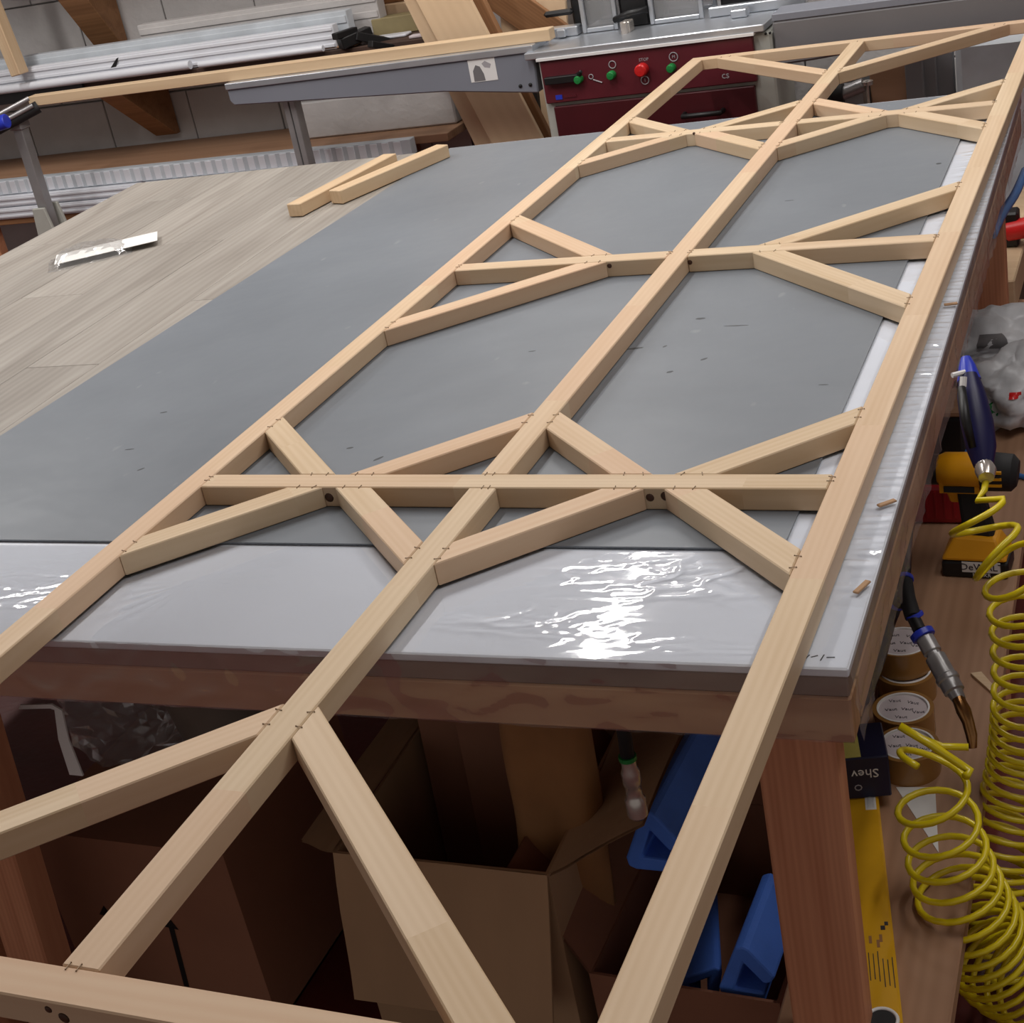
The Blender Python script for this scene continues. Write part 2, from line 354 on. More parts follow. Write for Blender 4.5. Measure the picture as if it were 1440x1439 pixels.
# cling film stretched over the white panel and its front and right edges
def film_h(X, Y):
    p = Vector((X, Y, 0)); h = 0.0
    def bump(cx, cy, rx, ry): return math.exp(-((X - cx) / rx) ** 2 - ((Y - cy) / ry) ** 2)
    a = 1.5 * bump(-0.22, 0.19, 0.15, 0.045) + 0.8 * bump(-0.40, 0.075, 0.10, 0.03) + 0.5 * bump(-0.15, 0.03, 0.16, 0.02) + 0.9 * bump(-1.19, 0.12, 0.10, 0.06) + 0.06 * bump(-0.9, 0.1, 0.2, 0.1)
    n1 = noise.noise(Vector((X * 7 + Y * 14, Y * 30 - X * 9, 1.7)))
    n2 = noise.noise(Vector((X * 15 - Y * 26, Y * 62 + X * 16, 4.2)))
    n4 = noise.noise(Vector((X * 5, Y * 11, 7.7)))
    r1 = 1 - abs(n1); r2 = 1 - abs(n2)
    h += a * (0.0018 * r1 ** 18 + 0.0010 * r2 ** 14) + 0.0002 * n4
    fan = math.atan2(Y - 0.16, X + 0.93); h += 0.00016 * math.sin(fan * 26) * bump(-0.98, 0.12, 0.12, 0.09)
    e = math.exp(-((X + 0.03) / 0.035) ** 2) * min(1, max(0, (Y - 0.10) / 0.15))
    n3 = noise.noise(Vector((X * 7, Y * 52, 9.1))); h += e * 0.0032 * (1 - abs(n3)) ** 7
    return h
film = MB()
ZF = ZT + 0.0012
film.grid(lambda u, v: (-BW + u * BW, v * 0.262, ZF + film_h(-BW + u * BW, v * 0.262)), 400, 74)
film.grid(lambda u, v: (-0.135 + u * 0.135 + SK * (0.1 + 0.9 * v) * u, 0.262 + v * (BD - 0.27), ZF + film_h(-0.135 + u * 0.135, 0.262 + v * (BD - 0.27))), 30, 480)
fo = obj('film_wrap', film, 'film', bench, smooth=True); fo['label'] = 'creased clear film over the white panel'
fe = MB()
fe.grid(lambda u, v: (-BW + u * BW, -0.002 - 0.003 * (1 - abs(noise.noise(Vector((u * 22, v * 2.5 + u * 9, 3.3))))) ** 4, ZF - v * 0.097), 200, 14)
def edge_w(u, v):
    w = 0.006 * v * (1 - abs(noise.noise(Vector((v * 1.4, u * 15, 2.3))))) + 0.005 * (1 - abs(noise.noise(Vector((v * 3 + u * 20, u * 34, 6.3))))) ** 5 * min(1, v * 3)
    return (0.0015 + w + SK * u, u * BD, ZF - v * 0.095)
fe.grid(edge_w, 330, 12)
obj('film_edge', fe, 'film_side', bench, smooth=True)['label'] = 'clear film wrapped down the bench edges'
for (px, py, L_, a) in ((1212, 826, 0.030, 1.2), (1247, 708, 0.026, 0.7), (1337, 428, 0.022, 0.2)):
    p = local(bench, az(px, py, ZF + 0.004)); obj('film_scrap', MB().box((0, 0, 0), (L_, 0.008, 0.003)), 'card', bench, 0.001, loc=(p.x, p.y, ZF + 0.0045), rot=(0, 0, a))

# ------------------------------------------------------------------ second bench with grey planks
b2 = thing('plank_bench', 'low bench at the left topped with grey wood-look planks', 'workbench', (-2.035, -0.45, 0), (0, 0, 0.035))
B2W, B2D = 1.118, 2.60
obj('top_slab', MB().box((B2W / 2, B2D / 2, ZT - 0.016), (B2W, B2D, 0.03)), 'slab_edge', b2, 0.002)
for (a, b) in (((0, 0.024), (B2W, 0.024)), ((0, B2D - 0.024), (B2W, B2D - 0.024)), ((0.024, 0.05), (0.024, B2D - 0.05)), ((B2W - 0.024, 0.05), (B2W - 0.024, B2D - 0.05))):
    stick('rail', (a[0], a[1], ZR), (b[0], b[1], ZR), 0.045, 0.06, 'beam_wood', b2)
for (x, y) in ((0.05, 0.06), (0.05, B2D - 0.06), (B2W - 0.05, B2D - 0.06), (B2W - 0.05, 0.06)):
    stick('leg', (x, y, ZL), (x, y, 0), 0.06, 0.09, 'leg_wood', b2)
pw = B2W / 6
for i in range(6):
    y0 = 0.0; ends = [0.0] + [e for e in ((0.55 + 0.37 * i) % 1.22 + 0.2 + k * 1.22 for k in range(3)) if 0.12 < e < B2D - 0.1] + [B2D]
    for k in range(len(ends) - 1):
        a, b = ends[k] + 0.001, ends[k + 1] - 0.001
        o = bpy.data.objects.new('plank', mesh_from('plank', MB().box((0, 0, 0), (b - a, pw - 0.0016, 0.0045)), 'greyplank', 0.0012)); C.objects.link(o); o.parent = b2
        o.location = (pw * (i + 0.5), (a + b) / 2, ZT + 0.0012 + random.uniform(-0.0004, 0.0004)); o.rotation_euler = (0, 0, PI / 2)

# ------------------------------------------------------------------ grey sheet on the bench
gs = MB().prism([(-1.125, -0.155), (0.446, -0.129), (0.424, 2.235), (-1.045, 2.195)], ZT + 0.0022, ZT + 0.0048)
gso = tag(obj('grey_sheet', gs, 'grey_sheet'), 'smooth grey sheet with scuff marks spread over the bench under the lattice', 'sheet')
for (px, py, L_, w_, a) in ((1035, 458, 0.045, 0.004, 0.0), (230, 580, 0.014, 0.005, 0.4), (198, 660, 0.014, 0.005, 0.9), (182, 632, 0.018, 0.004, 0.2), (748, 494, 0.014, 0.004, 0.3), (990, 505, 0.014, 0.006, 0.8),
                            (942, 523, 0.012, 0.007, 0.5), (985, 448, 0.018, 0.009, 0.1), (1158, 541, 0.016, 0.003, 0.0), (893, 490, 0.03, 0.008, 0.2), (532, 645, 0.02, 0.006, 1.0), (492, 630, 0.012, 0.006, 0.4), (935, 487, 0.01, 0.005, 1), (1110, 282, 0.02, 0.003, .1), (1320, 230, 0.012, 0.012, 0)):
    p = az(px, py, ZT + 0.005) - gso.location
    pts = [(p.x + math.cos(t) * L_ / 2 * math.cos(a) - math.sin(t) * w_ / 2 * math.sin(a), p.y + math.cos(t) * L_ / 2 * math.sin(a) + math.sin(t) * w_ / 2 * math.cos(a)) for t in [2 * PI * k / 10 + 0.2 * math.sin(3 * k) for k in range(10)]]
    obj('scuff_mark', MB().prism(pts, ZT + 0.0047 - gso.location.z, ZT + 0.0050 - gso.location.z), 'stain', gso)

# ------------------------------------------------------------------ the lattice frame
HF = 0.0327; ZTOP = 0.9; HW = 0.021
fr = thing('timber_lattice', 'long pale pine lattice frame of stiles, rails and diagonal braces overhanging the workbench', 'lattice frame', (0, 1.0, ZTOP - HF))
VB, V1, V2, V3, V4 = -1.003, -0.009, 0.976, 1.969, 2.923
XL, XR = -0.5, 0.506
def timber(name, poly, mat='pine'):
    """a timber given by its top outline (first edge to last edge along its length); grain along its own length"""
    P = [Vector((p[0], p[1], 0)) for p in poly]; mid = sum(P, Vector()) / len(P)
    best = max(((P[(i + 1) % len(P)] - P[i]) for i in range(len(P))), key=lambda d: d.length); ang = math.atan2(best.y, best.x)
    R = Matrix.Rotation(-ang, 3, 'Z'); jz = random.uniform(-0.0004, 0.0004)
    mb = MB().prism([(R @ (p - mid))[:2] for p in P], -HF / 2, HF / 2 + jz)
    o = bpy.data.objects.new(name, mesh_from(name, mb, mat, 0.0016)); C.objects.link(o); o.parent = fr
    o.location = (mid.x - fr.location.x, mid.y - fr.location.y, HF / 2); o.rotation_euler = (0, 0, ang)
    return o
g = 0.0006
def bar(name, x0, x1, y0, y1): return timber(name, [(x0, y0), (x1, y0), (x1, y1), (x0, y1)])
timber('rail', [(XL - HW, VB - HW), (XR + HW, VB - HW), (XR + HW, VB + HW), (XL - HW, VB + HW)], 'pine_pink'); bar('rail', XL - HW, XR + HW, V4 - HW, V4 + HW)
bar('stile', XL - HW, XL + HW, VB + HW + g, V4 - HW - g); bar('stile', XR - HW, XR + HW, VB + HW + g, V4 - HW - g)
bar('stile', -HW, HW, VB + HW + g, V1 - HW - g); bar('stile', -HW, HW, V1 + HW + g, V4 - HW - g)
bar('rail', XL + HW + g, XR - HW - g, V1 - HW, V1 + HW)
for v in (V2, V3):
    bar('rail', XL + HW + g, -HW - g, v - HW, v + HW); bar('rail', HW + g, XR - HW - g, v - HW, v + HW)
staples = []
def brace(x0, su, v0, sv, a, b, mat='pine'):
    h = HW + g
    timber('brace', [(x0 + su * h, v0 + sv * (a - h)), (x0 + su * h, v0 + sv * (b - h)), (x0 + su * (b - h), v0 + sv * h), (x0 + su * (a - h), v0 + sv * h)], mat)
    for t in (0.3, 0.75):
        staples.append((x0 + su * HW, v0 + sv * (a + (b - a) * t - HW), 0.0 + random.uniform(-0.4, 0.4)))
        staples.append((x0 + su * (a + (b - a) * t - HW), v0 + sv * HW, PI / 2 + random.uniform(-0.4, 0.4)))
for v in (V1, V3):
    for sv in (-1, 1):
        for (x0, su) in ((XL, 1), (0, -1), (0, 1), (XR, -1)): brace(x0, su, v, sv, 0.2, 0.261, 'pine_pink' if (v, sv, x0, su) in ((V1, -1, 0, 1), (V3, 1, 0, 1)) else 'pine')
for sv in (-1, 1):
    brace(XL, 1, V2, sv, 0.315, 0.378, 'pine_pink' if sv < 0 else 'pine'); brace(XR, -1, V2, sv, 0.315, 0.378)
for su in (-1, 1):
    brace(0, su, V4, -1, 0.392, 0.454); brace(0, su, VB, 1, 0.398, 0.46)
for (x, y) in ((XL + HW, V1), (XR - HW, V1), (XL + HW, V2), (XR - HW, V2), (-HW, V2), (HW, V2), (XL + HW, V3), (XR - HW, V3), (-HW, V3), (HW, V3)): staples.append((x, y, 0.1)); staples.append((x, y + 0.012, -0.2))
for (x, y) in ((0, VB + HW), (-0.012, VB + HW), (0, V1 - HW), (0.01, V1 - HW), (0, V1 + HW), (-0.012, V1 + HW), (0, V4 - HW)): staples.append((x, y, PI / 2))
sm = mesh_from('staple', MB().box((0, 0, 0), (0.008, 0.0008, 0.0005)).box((0.0042, 0, -0.001), (0.0011, 0.0011, 0.003)).box((-0.0042, 0, -0.001), (0.0011, 0.0011, 0.003)), 'staple')
for (x, y, a) in staples:
    o = bpy.data.objects.new('staple', sm); C.objects.link(o); o.parent = fr; o.location = (x, y - fr.location.y, HF + 0.0008); o.rotation_euler = (0, 0, a)
for (px, py, yf, r) in ((463, 700, V1 - HW, 0.0075), (976, 188, V3 - HW, 0.004), (1117, 181, V3 - HW, 0.004), (914, 700, V1 - HW, 0.006), (936, 698, V1 - HW, 0.007), (857, 374, V2 - HW, 0.005), (970, 369, V2 - HW, 0.005), (68, 1420, VB - HW, 0.004), (90, 1432, VB - HW, 0.006)):
    p = ay(px, py, yf); mb = MB().lathe([(0, 0.0012), (r * 0.7, 0.001), (r, 0)], 12, R=Matrix.Rotation(PI / 2, 3, 'X'))
    obj('knot', mb, 'knot', fr, smooth=True, loc=(p.x, p.y - fr.location.y, p.z - fr.location.z))['label'] = 'dark knot in the rail'

# ------------------------------------------------------------------ loose things on the benches
def offcut(label, pa, pb, w, h, z):
    a = az(*pa, z + h); b = az(*pb, z + h); a.z = b.z = z + h / 2
    o = stick('timber_offcut', a, b, w, h, 'pine_old', None, 0.002); tag(o, label, 'timber', 'timber offcuts on the plank bench'); return o
ZS = ZT + 0.0055
offcut('longer pale timber offcut, on the edge of the grey sheet', (470, 268), (622, 203), 0.045, 0.036, ZS)
offcut('shorter timber offcut with sawn end, beside the longer one on the planks', (412, 287), (548, 216), 0.045, 0.034, ZS)
# clear blister pack with a white card
bp = thing('blister_pack', 'clear plastic clamshell with a white card lying on the grey planks', 'packaging', az(128, 362, ZS))
a = math.atan2(*(lambda d: (d.y, d.x))(az(195, 335, ZS) - az(80, 362, ZS)))
obj('card', MB().box((0.03, 0.035, 0.012), (0.27, 0.105, 0.0012), Matrix.Rotation(a, 3, 'Z')), 'paper', bp)
def shell(u, v):
    x = (u - 0.5) * 0.22; y = (v - 0.5) * 0.15
    h = 0.002 + 0.032 * max(0, 1 - (abs(u - 0.5) * 2.2) ** 4) * max(0, 1 - (abs(v - 0.55) * 2.3) ** 4) + 0.007 * noise.noise(Vector((x * 40, y * 40, 2)))
    p = Matrix.Rotation(a, 3, 'Z') @ Vector((x, y, 0)); return (p.x, p.y, max(0.0015, h))
obj('clamshell', MB().grid(shell, 26, 18), 'clear', bp, smooth=False)

# ------------------------------------------------------------------ saw behind the bench
YF = 2.72
saw = thing('cutting_saw', 'grey and maroon cut-off saw with long infeed beams, behind the workbench', 'machine', (-0.6, YF, 0))
ZB0 = 0.1116            # floor level in the saw's own measure
def sp(name, mb, mats, **k):
    mb.v = [p - saw.location for p in mb.v]; return obj(name, mb, mats, saw, **k)
sp('cabinet', MB().box((-0.585, YF + 0.135, 0.549), (0.74, 0.23, 0.874)), 'saw_cream', bevel=0.006)
sp('table_top', MB().box((-0.61, YF + 0.27, 1.003), (0.76, 0.54, 0.022)), 'alu', bevel=0.003)
sp('control_panel', MB().box((-0.605, YF + 0.012, 0.918), (0.676, 0.02, 0.132)), 'maroon', bevel=0.003)
sp('panel_rim', MB().box((-0.605, YF + 0.008, 0.990), (0.69, 0.03, 0.008)), 'white')
sp('cover_panel', MB().box((-0.6, YF + 0.014, 0.62), (0.645, 0.02, 0.44)), 'maroon_d', bevel=0.003)
hn = MB().tube([(-0.5, YF + 0.005, 0.778), (-0.5, YF - 0.03, 0.778), (-0.38, YF - 0.03, 0.778), (-0.38, YF + 0.005, 0.778)], 0.008, 8)
sp('cover_handle', hn, 'black', smooth=True)
hd = ay(790, 110, YF)
sp('panel_handle', MB().box((-0.87, YF - 0.004, 0.925), (0.12, 0.03, 0.022)).tube([(-0.83, YF - 0.005, 0.93), (-0.80, YF - 0.025, 0.945)], 0.006, 8), 'black', bevel=0.002)
def button(px, py, r, mat, d=0.022):
    p = ay(px, py, YF); Rm = Matrix.Rotation(PI / 2, 3, 'X')
    sp('push_button', MB().lathe([(r, 0), (r, d), (r * 0.8, d + 0.004), (0, d + 0.005)], 18, (p.x, YF + 0.003, p.z), R=Rm), mat, smooth='auto')
button(815, 111, 0.013, 'green'); button(861, 105, 0.013, 'green'); button(904, 97, 0.019, 'red', 0.03); button(945, 95, 0.013, 'green')
def ring(px, py, r, w=0.003):
    p = ay(px, py, YF); t = [(p.x + r * math.cos(k * PI / 10), YF + 0.0005, p.z + r * math.sin(k * PI / 10)) for k in range(21)]
    sp('symbol', MB().tube(t, w / 2, 6, False), 'sign_grey')
ring(861, 91, 0.011); ring(947, 80, 0.013); ring(831, 108, 0.007); ring(907, 113, 0.012)
p = ay(834, 112, YF); sp('symbol', MB().tube([p, p + Vector((0.028, 0, -0.012))], 0.002, 6), 'sign_grey')
def saw_text(body, px, py, size, mat='sign_grey'):
    p = ay(px, py, YF) - saw.location; text_mesh('lettering', body, size, mat, saw, (p.x, 0.0008, p.z), (PI / 2, 0, 0))
saw_text('STOP', 905, 84, 0.013); saw_text('I', 907, 113, 0.014); saw_text('M', 947, 80, 0.013); saw_text('cs', 1020, 106, 0.03)
pb = ay(786, 137, YF); sp('maker_mark', MB().box((pb.x, YF + 0.001, pb.z), (0.022, 0.002, 0.014)), 'blue'); sp('maker_mark', MB().box((pb.x + 0.038, YF + 0.001, pb.z), (0.04, 0.002, 0.008)), 'maroon')
for (px, py) in ((1075, 49), (1081, 48)):
    p = ay(px, py, YF); sp('bolt', MB().lathe([(0.004, 0), (0.004, 0.004), (0, 0.005)], 8, (p.x, YF + 0.018, p.z), R=Matrix.Rotation(PI / 2, 3, 'X')), 'black')
# infeed beams
YB = 2.75
lb_ = [(-2.112, 0.972), (-2.098, 0.957), (-1.30, 0.921), (-0.975, 0.884), (-0.968, 1.012), (-2.112, 1.012)]
sp('infeed_beam', MB().prof(lb_, YB, YB + 0.12), 'saw_grey', bevel=0.004)
sp('beam_rail', MB().box((-1.54, YB + 0.055, 1.0225), (1.145, 0.125, 0.021)), 'alu', bevel=0.002)
sp('beam_fence', MB().box((-1.54, YB + 0.135, 1.03), (1.145, 0.014, 0.05)), 'saw_grey', bevel=0.002)
rb = [(-0.212, 0.885), (-0.10, 0.889), (1.2, 0.975), (1.2, 1.012), (-0.212, 1.012)]
sp('outfeed_beam', MB().prof(rb, YB, YB + 0.14), 'saw_dgrey', bevel=0.006)
sp('beam_rail', MB().box((0.494, YB + 0.065, 1.0225), (1.41, 0.13, 0.021)), 'saw_grey', bevel=0.002)
p1 = ay(396, 140, YB + 0.05)
post = MB()
for dx in (-0.013, 0.013): post.box((-1.908 + dx, YB + 0.06, 0.535), (0.022, 0.045, 0.845))
post.box((-1.908, YB + 0.07, 0.535), (0.03, 0.03, 0.84)).box((-1.908, YB + 0.06, ZB0 + 0.008), (0.16, 0.2, 0.016))
sp('support_post', post, 'steel', bevel=0.002)
sp('support_post', MB().box((1.0, YB + 0.06, 0.535), (0.05, 0.045, 0.845)).box((1.0, YB + 0.06, ZB0 + 0.008), (0.16, 0.2, 0.016)), 'steel')
# safety sticker
c0, c1_ = ay(657, 84, YB), ay(701, 113, YB); sx = (c0.x + c1_.x) / 2; sz = (c0.z + c1_.z) / 2
sp('sticker', MB().box((sx, YB - 0.0008, sz), (0.094, 0.0012, 0.070)), 'white')
sp('sticker_print', MB().prof([(sx - 0.035 + 0.0, sz - 0.033), (sx - 0.034, sz + 0.0), (sx - 0.022, sz + 0.018), (sx - 0.008, sz + 0.012), (sx + 0.002, sz - 0.012), (sx + 0.004, sz - 0.033)], YB - 0.0018, YB - 0.0013), 'saw_dgrey')
sp('sticker_print', MB().prof([(sx + 0.0, sz + 0.02), (sx + 0.012, sz + 0.028), (sx + 0.032, sz + 0.016), (sx + 0.026, sz + 0.004), (sx + 0.008, sz + 0.008)], YB - 0.0018, YB - 0.0013), 'sign_grey')
for (px, py) in ((732, 121), (746, 119)):
    p = ay(px, py, YB); sp('bolt', MB().lathe([(0.006, 0), (0.006, 0.004), (0, 0.006)], 8, (p.x, YB + 0.001, p.z), R=Matrix.Rotation(PI / 2, 3, 'X')), 'black')
# clear guards with aluminium frames
YG = 2.95
def guard(x0, x1, z0=1.016, z1=1.26, d=0.16):
    def gb(c, dd): sp('guard_bar', MB().box(c, dd), 'alu', bevel=0.002)
    for x in (x0, x1):
        for y in (YG, YG + d): gb((x, y, (z0 + z1) / 2), (0.014, 0.014, z1 - z0))
    for z in (z0 + 0.007, z1):
        for y in (YG, YG + d): gb(((x0 + x1) / 2, y, z), (x1 - x0 - 0.015, 0.014, 0.014))
    sp('guard_pane', MB().box(((x0 + x1) / 2, YG + 0.012, (z0 + z1) / 2), (x1 - x0 - 0.014, 0.004, z1 - z0 - 0.02)), 'smoked')
    sp('guard_pane', MB().box(((x0 + x1) / 2, YG + d - 0.012, (z0 + z1) / 2), (x1 - x0 - 0.014, 0.004, z1 - z0 - 0.02)), 'smoked')
guard(-0.862, -0.755); guard(-0.635, -0.475)
sp('blade_housing', MB().box((-0.695, YG + 0.10, 1.13), (0.10, 0.18, 0.24)), 'black', bevel=0.01)
sp('clamp_arm', MB().tube([(-0.755, YG - 0.01, 1.045), (-0.70, YG - 0.03, 1.062), (-0.645, YG - 0.01, 1.065)], 0.011, 8), 'black', smooth=True)
sp('clamp_foot', MB().box((-0.70, YG - 0.06, 1.03), (0.03, 0.05, 0.035)).tube([(-0.70, YG - 0.09, 1.05), (-0.70, YG - 0.09, 1.0)], 0.012, 10), 'chrome', bevel=0.003)
sp('fence_block', MB().box((-0.93, YG + 0.0, 1.03), (0.10, 0.05, 0.03)).box((-0.93, YG - 0.03, 1.03), (0.03, 0.03, 0.025)), 'alu', bevel=0.003)
sp('motor_housing', MB().box((-0.885, YG + 0.12, 1.16), (0.06, 0.16, 0.26)).box((-0.95, YG + 0.02, 1.085), (0.10, 0.03, 0.018)), 'black', bevel=0.008)
sp('fence_block', MB().box((-0.34, YG - 0.06, 1.027), (0.05, 0.04, 0.024)).box((-0.30, YG + 0.0, 1.03), (0.30, 0.03, 0.03)), 'alu', bevel=0.003)
sp('motor_housing', MB().box((-0.36, YG + 0.16, 1.12), (0.16, 0.14, 0.2)), 'black', bevel=0.01)

saw.location = (-0.7009, 3.0198, -0.1190); saw.scale = (1.0672,) * 3
# long pale timber lying on the saw beam, ending on the roller stand
ZTB = 0.9840
o = stick('long_timber', (-3.25, 3.11, ZTB + 0.019), (-1.04, 3.11, ZTB + 0.019), 0.052, 0.038, 'pine_old', None, 0.002)
tag(o, 'long pale timber lying along the saw beam from the roller stand', 'timber')

# roller stand at the left
st = thing('roller_stand', 'grey steel stand with slanting roller bar at the left end of the long timber', 'stand', (-3.28, 3.06, 0))
s0 = Vector((-3.28, 3.06, 0))
pt = ay(30, 185, 3.06) - s0; pbm = ay(30, 320, 3.06) - s0
obj('post', MB().box((pt.x, 0, 0.46), (0.045, 0.045, 0.92)).box((pt.x, 0, 0.925), (0.06, 0.06, 0.03)), 'steel', st, 0.003)
obj('foot', MB().prof([(pt.x - 0.03, 0.60), (pt.x + 0.03, 0.60), (pt.x + 0.13, 0.0), (pt.x - 0.1, 0.0)], -0.05, -0.035).prof([(pt.x - 0.03, 0.60), (pt.x + 0.03, 0.60), (pt.x + 0.13, 0.0), (pt.x - 0.1, 0.0)], 0.035, 0.05), 'saw_cream', st, 0.003)
ra, rb2 = ay(-20, 190, 2.94) - s0, ay(54, 150, 3.09) - s0
obj('roller_bar', MB().tube([ra, rb2], 0.024, 12), 'rubber', st, smooth='auto')
up = Vector((0, -0.03, 0.012))
obj('slide_rail', MB().tube([ra + up, rb2 + up], 0.010, 10).tube([ra + up * 1.3 + Vector((0, 0, .026)), rb2 + up * 1.3 + Vector((0, 0, .026))], 0.009, 10), 'steel', st, smooth='auto')
ka = ay(-8, 176, 2.90) - s0; kb = ay(10, 170, 2.91) - s0
obj('knob', MB().tube([ka, kb], [0.028, 0.028], 14), 'blue', st, 0.003, smooth='auto')['label'] = 'dark blue knob'

# ------------------------------------------------------------------ wall shelves and their load
def shelf(z, y0, x0, x1, mat, nm, label, h=0.025):
    t = thing('wall_shelf', label, 'shelf', ((x0 + x1) / 2, WY - 0.02, z)); cx = (x0 + x1) / 2
    o = bpy.data.objects.new('board', mesh_from('board', MB().box((0, 0, 0), (x1 - x0, WY - 0.022 - y0, h)), mat, 0.002)); C.objects.link(o); o.parent = t
    o.location = (0, -(WY - 0.022 - y0) / 2, -h / 2)
    return t
SH = shelf(1.0, 3.38, -5.0, -1.60, 'darkbrown', 'up', 'upper dark wall shelf carrying white profiles', 0.03)
SL = shelf(0.655, 3.36, -5.0, -1.62, 'board_wood', 'low', 'lower brown wall shelf with ribbed panels on its front', 0.03)
def bracket(par, xw, zt, zb, dep, t=0.11):
    x = xw - par.location.x; z0 = zt - par.location.z; z1 = zb - par.location.z
    mb = MB().hexa([(x - t / 2, -0.002, z0), (x - t / 2, -dep, z0), (x - t / 2, -dep, z0 - 0.04), (x - t / 2, -0.03, z1), (x - t / 2, -0.002, z1)],
                   [(x + t / 2, -0.002, z0), (x + t / 2, -dep, z0), (x + t / 2, -dep, z0 - 0.04), (x + t / 2, -0.03, z1), (x + t / 2, -0.002, z1)])
    return obj('bracket', mb, 'bracket_wood', par, 0.003)
for xw in (-4.5, -3.13, -2.1): bracket(SH, xw, 0.968, 0.69, 0.33)
for xw in (-4.5, -3.1, -2.0): bracket(SL, xw, 0.623, 0.2, 0.33)
TS = shelf(1.62, 3.36, -5.0, -1.62, 'board_wood', 'top', 'topmost wall shelf above the white profiles', 0.03)
for xw in (-4.5, -3.28, -1.9): bracket(TS, xw, 1.588, 1.06, 0.36, 0.14)
ps = ay(20, 60, 3.34)
tag(stick('upright_batten', (ps.x - 0.02, 3.34, 1.075), (ps.x - 0.09, 3.345, 1.72), 0.05, 0.06, 'pine_old', None, 0.003, up=(0, 1, 0)), 'pale upright batten at the far left between the wall shelves', 'batten')
# white profiles on the upper shelf
def profile(name, label, x0, x1, y0, y1, z0, z1, mat='white_pvc', group='profiles on the upper wall shelf', ribs=0, tilt=0.0, cat='profile'):
    L_ = x1 - x0
    mb = MB().prof([(-L_ / 2, 0), (L_ / 2, 0), (L_ / 2, z1 - z0), (-L_ / 2, z1 - z0)], 0, y1 - y0)
    for i in range(ribs):
        zz = (z1 - z0) * (i + 0.5) / ribs; mb.box((0, -0.002, zz), (L_ - 0.01, 0.006, (z1 - z0) / ribs * 0.45))
    o = obj(name, mb, mat, None, 0.002, loc=((x0 + x1) / 2, y0, z0), rot=(tilt, 0, 0)); tag(o, label, cat, group); return o
profile('window_profile', 'broad white plastic profile with a slot, front one on the upper shelf', -4.8, -2.02, 3.40, 3.44, 1.0015, 1.09, ribs=3)
profile('window_profile', 'greyish white profile standing behind the broad white one', -4.8, -1.99, 3.47, 3.52, 1.0015, 1.125, 'ribbed', ribs=2)
profile('window_profile', 'grey profile behind the others, near the blocks of the wall', -3.0, -1.9, 3.56, 3.62, 1.0015, 1.17, 'wall', ribs=3)
pe = MB().box((0, 0, 0), (0.05, 0.006, 0.014)); pd = ay(163, 90, 3.395)
tag(obj('tube_profile', MB().tube([(-4.6, 3.365, 0.985 + 0.035), (-2.66, 3.365, 0.985 + 0.035)], 0.017, 12), 'white_pvc', smooth='auto'), 'thin white tube lying along the front of the upper shelf', 'profile')
tag(obj('tube_profile', MB().tube([(-2.62, 3.366, 1.015), (-2.06, 3.366, 1.015)], 0.012, 10), 'white_pvc', smooth='auto'), 'short thin white tube at the right end of the upper shelf', 'profile')
mk = MB().prof([(-0.03, -0.012), (0.01, 0.02), (0.022, 0.024), (-0.002, -0.01)], 0, 0.002)
so = obj('slot', mk, 'black', [o for o in bpy.data.objects if o.name == 'window_profile'][0], loc=(pd.x + 3.41, -0.006, pd.z - 1.0015))
# dark board under the upper shelf load, tape measure
tag(obj('dark_strip', MB().box((-3.75, 3.372, 0.985), (1.1, 0.012, 0.05)), 'black'), 'black strip hung along the left front of the upper shelf', 'strip')
tm = ay(440, 86, 3.2); 
# black profile offcuts at the shelf end
def offprof(pa, pb, y, s, label, mat='black'):
    a = ay(*pa, y); b = ay(*pb, y + 0.1); d = (b - a).normalized()
    o = stick('profile_offcut', a, b, s, s * 0.8, mat, None, 0.003); tag(o, label, 'profile', 'black profile offcuts'); return o
for (pa, pb, y, s, lab) in (((478, 62), (520, 44), 3.36, 0.05, 'thick black profile offcut beside the white profiles'), ((470, 52), (500, 42), 3.33, 0.03, 'thin black profile offcut jutting over the white profiles'), ((500, 50), (562, 62), 3.40, 0.04, 'black profile offcut slanting down to the right'), ((520, 62), (556, 68), 3.30, 0.03, 'low black profile offcut behind the long timber')):
    offprof(pa, pb, y, s, lab)
def block_at(name, label, cat, x0, x1, y0, y1, z0, z1, mat, group=None, rz=0.0, bev=0.003):
    o = obj(name, MB().box((0, 0, (z1 - z0) / 2), (x1 - x0, y1 - y0, z1 - z0)), mat, None, bev, loc=((x0 + x1) / 2, (y0 + y1) / 2, z0), rot=(0, 0, rz)); tag(o, label, cat, group); return o
def junk(px0, px1, py0, py1, y, dep, mat, name, label, cat, rz=0.0, zbase=None):
    a = ay(px0, py1, y); b = ay(px1, py0, y); zb = a.z if zbase is None else zbase
    return block_at(name, label, cat, min(a.x, b.x), max(a.x, b.x), y, y + dep, zb, max(b.z, zb + 0.01), mat, 'offcuts at the end of the upper shelf', rz)
junk(455, 500, 62, 79, 3.40, 0.05, 'board_wood', 'wood_offcut', 'brown wood offcut low behind the long timber', 'wood', 0, 1.0012)
junk(500, 572, 62, 70, 3.47, 0.06, 'white_pvc', 'panel_offcut', 'white panel offcut at the end of the upper shelf beside the leaning boards', 'panel', 0.04, 1.0012)
junk(525, 590, 18, 45, 3.56, 0.08, 'dullyellow', 'foam_offcut', 'dull yellow block at the end of the upper shelf', 'block', 0.1, 1.0012)
junk(515, 590, 0, 12, 3.67, 0.03, 'ply', 'wood_offcut', 'tall wood offcut standing at the back of the upper shelf end', 'wood', 0, 1.0012)
junk(578, 596, 48, 70, 3.40, 0.04, 'disc', 'label_roll', 'small pale roll leaning by the foot of the chipboard', 'roll', 0, 1.0012)
